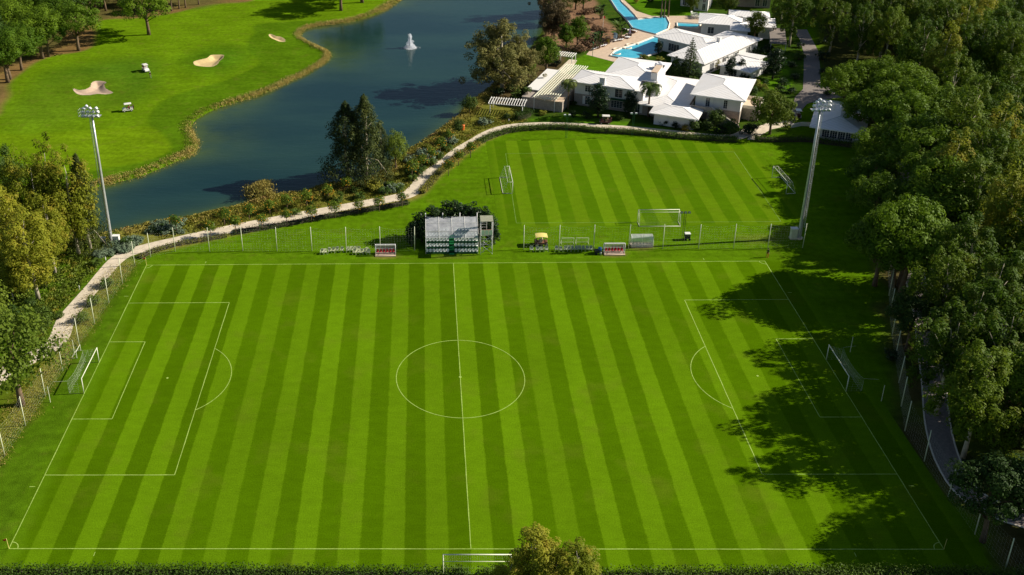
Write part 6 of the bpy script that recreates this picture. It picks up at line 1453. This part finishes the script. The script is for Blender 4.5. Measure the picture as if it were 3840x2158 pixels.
mb = MB(); mb.tube([(32.3,1.43,3.90),(38.6,1.43,0.45)], 0.16, 4); mb.build('coping', 'pale_coping', sw)
mb = MB()
for k in range(12): mb.box(32.2+k*0.52,32.72+k*0.52,1.63,2.8,0.0,3.0-k*0.24)
mb.build('stairs', 'deck_stone', A)
mb = MB(); mb.box(38.31,41.9,7.0,13.5,0,2.7); mb.build('side_annex', 'stone_wall', A); mb = MB(); mb.box(38.31,42.0,6.9,7.05,2.7,3.5); mb.box(41.85,42.0,7.05,13.5,2.7,3.5); mb.box(38.31,41.85,13.35,13.5,2.7,3.5); mb.build('side_parapet', 'pale_coping', A); mb = MB(); mb.box(38.31,41.85,7.05,13.35,2.703,2.76); mb.build('side_terrace', 'deck_stone', A)
# terrace wing with flat white roof on the left
mb = MB(); mb.box(-10.2,-0.2,-5.3,14.0,0,2.55); mb.build('terrace_wall', 'stone_wall', A)
mb = MB(); mb.box(-10.7,-7.1,-1.0,14.9,2.75,3.0); mb.build('flat_roof', 'trim_white', A)
cr = [(-6.7,-5.6),(-3.0,-5.9)]+[(-1.6+1.5*math.cos(a), -4.3+1.5*math.sin(a)) for a in np.linspace(-1.4, 0.2, 8)]+[(-0.3,0.0),(-0.3,14),(-6.7,14)]
mb = MB(); mb.prism(cr, 2.552, 2.72); mb.build('terrace_floor', 'deck_stone', A)
mb = MB()
for xx in (-6.9,-4.3,-1.9): mb.tube([(xx,-5.95,0 if xx != -4.3 else 2.6),(xx,-5.95,3.1)], 0.07, 6); mb.tube([(xx,6.5,2.6),(xx,6.5,3.1)], 0.07, 6); mb.tube([(xx,19.0,0),(xx,19.0,3.1)], 0.07, 6)
for k in range(24): v_ = -6.0+k*1.1; mb.box(-7.05,-1.5,v_-0.05,v_+0.05,3.1,3.2)
mb.build('pergola_frame', 'trim_white', A)
for k in range(10): m2 = MB(); xx = -6.95+k*0.6; m2.box(xx-0.07,xx+0.07,-6.4,19.8,3.201,3.36); m2.build('pergola_slat', 'goal_white', A)
mb = MB()
for k in range(9): mb.tube([(6.4+k*0.05-0.05,9.9,3.0),(6.4+k*0.05-0.05,9.9,3.01)], 0.01, 3)
mb = MB(); 
for k in range(9): mb.box(0.2+k*0.62,0.34+k*0.62,9.0,11.6,5.2,5.34)
mb.build('rear_slats', 'cream_pole', A)

Bv = thing('villa', 'middle white-roofed villa with a long ridge beside the swimming pool', 'villa', (58.7, 134.2, 0), R(-45.5))
walls(Bv, 1.9, 11.0, -0.7, 27.0, 0, 3.65, 'wall_white'); walls(Bv, -9.8, 1.89, 10.8, 19.5, 0, 3.64, 'wall_white')
hip(Bv, 1.0, 11.9, -1.5, 28.0, 3.8, 1.0, 'roof_seam_b'); hip(Bv, -10.7, 6.4, 9.9, 20.4, 3.806, 0.96, 'roof_seam_b', 5.25)
chimney(Bv, 5.9, 6.8, 14.2, 15.0, 4.5, 5.9)
window(Bv, -4.6, 10.8, 0.6, 2.6, 3.2, 4); window(Bv, -8.4, 10.8, 1.0, 2.6, 1.0, 2)
for vv in (4, 10, 16, 22): window(Bv, 11.0, vv, 0.4, 2.6, 1.8, 3, 'u')
for vv in (8.2, 15.5): mb = MB(); mb.tube([(11.75,vv,0),(11.75,vv,3.6)], 0.09, 6); mb.build('veranda_post', 'bark_brown', Bv, True)
walls(Bv, 13.2, 21.0, 4.4, 13.5, 0, 2.4, 'wall_white', 'annex_wall'); hip(Bv, 12.7, 21.9, 3.7, 14.2, 2.6, 0.6, 'roof_seam_b')
mb = MB(); mb.prism([(12.0,14.3),(18.4,14.3),(18.4,18.2),(12.0,17.0)], 2.55, 2.75); mb.build('annex_flat_roof', 'trim_white', Bv); mb = MB(); mb.prism([(12.2,14.3),(17.8,14.3),(17.8,17.4),(12.2,16.6)], 0, 2.549); mb.build('annex_wall', 'wall_white', Bv)
window(Bv, 17.0, 4.4, 0.3, 2.2, 1.6, 2)

Cv = thing('villa', 'back white-roofed villa beyond the small plunge pool', 'villa', (74.1, 162.6, 0), R(-16))
walls(Cv, 0.8, 12.2, -1.4, 8.0, 0, 3.65, 'wall_white'); walls(Cv, 8.9, 13.3, -6.2, -1.41, 0, 3.6, 'wall_white'); walls(Cv, 8.5, 18.8, 5.6, 11.0, 0, 4.3, 'wall_white'); walls(Cv, 16.5, 20.4, -0.5, 5.59, 0, 3.3, 'wall_white')
hip(Cv, -0.1, 13.2, -2.2, 8.8, 3.8, 1.0, 'roof_seam_c'); hip(Cv, 8.5, 13.9, -7.0, 1.0, 3.806, 0.5, 'roof_seam_c'); hip(Cv, 8.0, 19.3, 5.2, 11.6, 4.5, 0.7, 'roof_seam_c'); hip(Cv, 13.4, 20.9, -1.0, 8.4, 3.5, 0.6, 'roof_seam_c')
chimney(Cv, 11.8, 12.7, 0.0, 0.7, 4.3, 5.6)
mb = MB(); mb.box(19.2,23.4,-12.2,2.6,2.3,2.45); mb.build('carport_roof', 'paver', Cv)
for q in ((19.4,-12.0),(23.2,-12.0),(19.4,-5),(23.2,-5),(23.2,2.3)): mb = MB(); mb.tube([(*q,0),(*q,2.3)], 0.08, 6); mb.build('carport_post', 'trim_white', Cv)
window(Cv, 3.5, -1.4, 0.8, 2.6, 1.6, 2)

Dv = thing('villa', 'white building at the top edge behind the lawn beside the long pool', 'villa', (76.0, 192.0, 0), R(-20))
walls(Dv, 0, 9, 0, 8, 0, 6.2, 'wall_white'); walls(Dv, 4.5, 8.6, -4, -0.01, 0, 5.2, 'wall_white'); hip(Dv, -0.8, 9.8, -0.8, 8.8, 6.4, 1.0)
for u_ in (1.2, 3.0): window(Dv, u_, 0.0, 3.4, 5.3, 0.9, 2); window(Dv, u_, 0.0, 0.4, 2.4, 0.9, 2)
for u_ in (5.4, 7.4): window(Dv, u_, -4.0, 2.8, 4.6, 0.8, 2); window(Dv, u_, -4.0, 0.4, 2.3, 0.8, 2)
Ev = thing('villa', 'villa with stacked white balconies at the top edge by the wood', 'villa', (92.0, 191.0, 0), R(-16))
walls(Ev, 0, 11, 0, 8, 0, 6.0, 'stone_wall'); hip(Ev, -0.8, 11.8, -0.8, 8.8, 6.2, 0.9)
for z_ in (3.0, 5.0): mb = MB(); mb.box(0.3,5.2,-1.5,-0.01,z_-0.2,z_+0.1); mb.box(0.3,5.2,-1.52,-1.4,z_+0.101,z_+0.7); mb.build('balcony', 'trim_white', Ev)
mb = MB(); mb.box(6.2,10.6,-2.6,-0.01,3.3,3.6); mb.build('porch_roof', 'trim_white', Ev)
for u_ in (7.2, 9.4): window(Ev, u_, 0.0, 0.5, 2.5, 1.2, 2)
window(Ev, 2.0, 0.0, 3.2, 4.6, 1.6, 2)

Kc = thing('clubhouse', 'small white clubhouse with a wide glazed front behind the right floodlight mast', 'clubhouse', (30.0, 107.0, 0), R(-25))
Kc.location = (30.0+53.3*math.cos(R(25)), 107.0-53.3*math.sin(R(25)), 0)
walls(Kc, 2.2, 10.2, 1.6, 17.5, 0, 3.05, 'wall_white'); hip(Kc, 0.0, 11.2, 0.0, 18.6, 3.2, 1.25)
for k in range(4): window(Kc, 3.35+k*1.58, 1.6, 0.75, 2.45, 1.38, 3)
mb = MB(); mb.box(2.1,10.3,1.5,1.58,0,0.5); mb.build('skirting', 'trim_white', Kc)
gw = thing('garden_wall', 'low white garden wall left of the clubhouse', 'wall', (0,0,0)); wl = GP([(1990,322),(2015,317),(2042,318)]); mb = MB()
for p_, q_ in zip(wl[:-1], wl[1:]): d = np.array(q_)-np.array(p_); n_ = np.array([-d[1], d[0]])/np.linalg.norm(d)*0.1; mb.prism([tuple(np.array(p_)-n_), tuple(np.array(q_)-n_), tuple(np.array(q_)+n_), tuple(np.array(p_)+n_)], 0, 0.8)
mb.build('masonry', 'trim_white', gw); mb = MB(); mb.tube([(*q, 0.83) for q in wl], 0.11, 4); mb.build('coping', 'pale_coping', gw)

# free-standing pergolas
def pergola(label, x, y, rz, w_, d_, h, n_):
    o = thing('pergola', label, 'pergola', (x, y, 0), rz, 'free-standing white pergolas')
    for sx in (-1, 1):
        for sy in (-1, 1): mb = MB(); mb.tube([(sx*w_*0.44,sy*d_*0.44,-0.1),(sx*w_*0.44,sy*d_*0.44,h-0.18)], 0.09, 6); mb.build('post', 'trim_white', o, True)
    for sy in (-1, 1): mb = MB(); mb.box(-w_/2,w_/2,sy*d_*0.44-0.06,sy*d_*0.44+0.06,h-0.18,h); mb.build('beam', 'trim_white', o)
    for k in range(n_): mb = MB(); q = -w_/2+0.15+(w_-0.3)*k/(n_-1); mb.box(q-0.05,q+0.05,-d_/2,d_/2,h+0.002,h+0.14); mb.build('slat', 'trim_white', o)
x, y = G(1277, 256, 2.6); pergola('white slatted pergola on the lakeside lawn left of the villa terrace', x, y, R(-14), 8.6, 4.4, 2.6, 15)
x, y = G(1425, 137, 2.6); pergola('small white slatted pergola between the dark pine and the pool', x, y, R(-25), 4.6, 3.6, 2.6, 8)

# pool furniture
def lounger(label, x, y, rz, first=[None]):
    if first[0] is not None: return copy_tree(first[0], (x, y, 0.03), rz, label)
    o = thing('sun_lounger', label, 'sun lounger', (x, y, 0.03), rz, 'sun loungers on the pool deck')
    mb = MB(); mb.box(-0.33,0.33,-1.0,0.35,0.30,0.38); mb.build('bed', 'wood', o)
    mb = MB(); mb.add([(-0.33,0.36,0.32),(0.33,0.36,0.32),(0.33,0.95,0.85),(-0.33,0.95,0.85),(-0.33,0.36,0.40),(0.33,0.36,0.40),(0.33,0.90,0.92),(-0.33,0.90,0.92)], [(3,2,1,0),(4,5,6,7),(0,1,5,4),(2,3,7,6),(0,4,7,3),(1,2,6,5)]); mb.build('backrest', 'wood', o)
    mb = MB(); mb.box(-0.29,0.29,-0.95,0.33,0.383,0.44); mb.build('cushion', 'cloth_white', o)
    for q in ((-0.28,-0.85),(0.28,-0.85),(-0.28,0.25),(0.28,0.25)): mb = MB(); mb.box(q[0]-0.03,q[0]+0.03,q[1]-0.03,q[1]+0.03,0,0.299); mb.build('leg', 'wood', o)
    first[0] = o; return o
o8 = lambda a, b_: (1475.8+a*.12048, b_*.12048)
lg = [(150,1045),(200,1025),(250,1005),(300,985),(350,970),(395,965),(610,870),(660,855),(705,850),(750,845),(800,800),(850,795),(895,800)]
for i, q in enumerate(lg):
    row = 'lower' if i < 6 else 'middle' if i < 10 else 'upper'; k = i if i < 6 else i-6 if i < 10 else i-10
    lounger('wooden sun lounger in the %s row on the pool deck, %s from the left'%(row, ORD[k]), *G(*o8(*q)), R(-35))
for i, q in enumerate([(760,640),(800,650),(845,662),(935,675),(975,685),(1015,695)]): lounger('wooden sun lounger beside the closed lilac parasol, %s from the left'%ORD[i], *G(*o8(*q)), R(150))
o = thing('parasol', 'closed lilac parasol standing on the pool deck among the loungers', 'parasol', (*G(*o8(892,760)), 0.03)); mb = MB(); mb.tube([(0,0,0),(0,0,2.5)], 0.04, 6); mb.build('pole', 'trim_white', o); mb = MB(); mb.tube([(0,0,0.9),(0,0,1.5),(0,0,2.2),(0,0,2.55)], [0.22,0.2,0.14,0.03], 9); mb.build('folded_canopy', 'umbrella_lilac', o); mb = MB(); mb.tube([(0,0,0),(0,0,0.12)], 0.3, 10); mb.build('base', 'path_concrete', o)
o = thing('sign_board', 'pale blue sign board beside the banana-like clump by the pool', 'sign', (*G(*o8(590,850)), 0.0), R(-40)); mb = MB(); mb.box(-0.55,0.55,-0.04,0.04,0.5,2.3); mb.build('panel', 'sign_blue', o); mb = MB(); mb.tube([(-0.45,0.06,0),(-0.45,0.06,2.0)], 0.04, 5); mb.tube([(0.45,0.06,0),(0.45,0.06,2.0)], 0.04, 5); mb.build('posts', 'steel', o)
o = thing('flag_pole', 'white pole with a small red flag on the mulched slope', 'flag pole', (*G(*o8(335,630)), 0)); mb = MB(); mb.tube([(0,0,0),(0,0,4.3)], [0.06,0.04], 6); mb.build('pole', 'trim_white', o)
mb = MB(); mb.add([(0.02,0,4.25),(0.5,0.08,4.1),(0.48,0.1,3.4),(0.02,0,3.5)], [(0,1,2,3)]); mb.build('flag', 'flag_red', o)
o = thing('wooden_bin', 'brown wooden towel bin between the yellow shrubs at the pool', 'bin', (*G(*o8(440,905)), 0)); mb = MB(); mb.box(-0.6,0.6,-0.5,0.5,0,1.7); mb.build('box', 'wood', o); mb = MB(); mb.box(-0.68,0.68,-0.58,0.58,1.702,1.8); mb.build('lid', 'bark_brown', o)
o = thing('litter_bin', 'bright orange bin beside the path above the orange trees', 'bin', (*G(1164,328), 0)); mb = MB(); mb.tube([(0,0,0.1),(0,0,0.2),(0,0,1.2)], [0.34,0.38,0.46], 10); mb.build('bucket', 'orange_paint', o); mb = MB(); mb.tube([(0,0,1.2),(0,0,1.38)], [0.5,0.3], 10); mb.build('lid', 'orange_paint', o)
tb0 = None
for i, q in enumerate([(2200,330),(2240,340),(2280,345),(2320,350),(2210,390),(2250,395),(2290,400),(2330,400)]):
    x, y = G(*o8(*q)); lb = 'white folding chair in the cluster beside the back villa, %s row, %s from the left'%('far' if i < 4 else 'near', ORD[i % 4])
    if tb0 is None: tb0 = chair('seat_white', lb, x, y, 0.4, 'white chairs beside the back villa'); tb0.scale = (1.2,1.2,1.5)
    else: copy_tree(tb0, (x, y, 0.01), rnd.uniform(0, 6), lb)
for i, q in enumerate([(1662,45),(1670,46),(1681,43)]):
    o = plant('palm', *G(*q), 9.5, 'slim palm on the lawn beside the long pool, %s from the left'%ORD[i], cat='palm', group='palms on the pool lawn', wid=0.8)
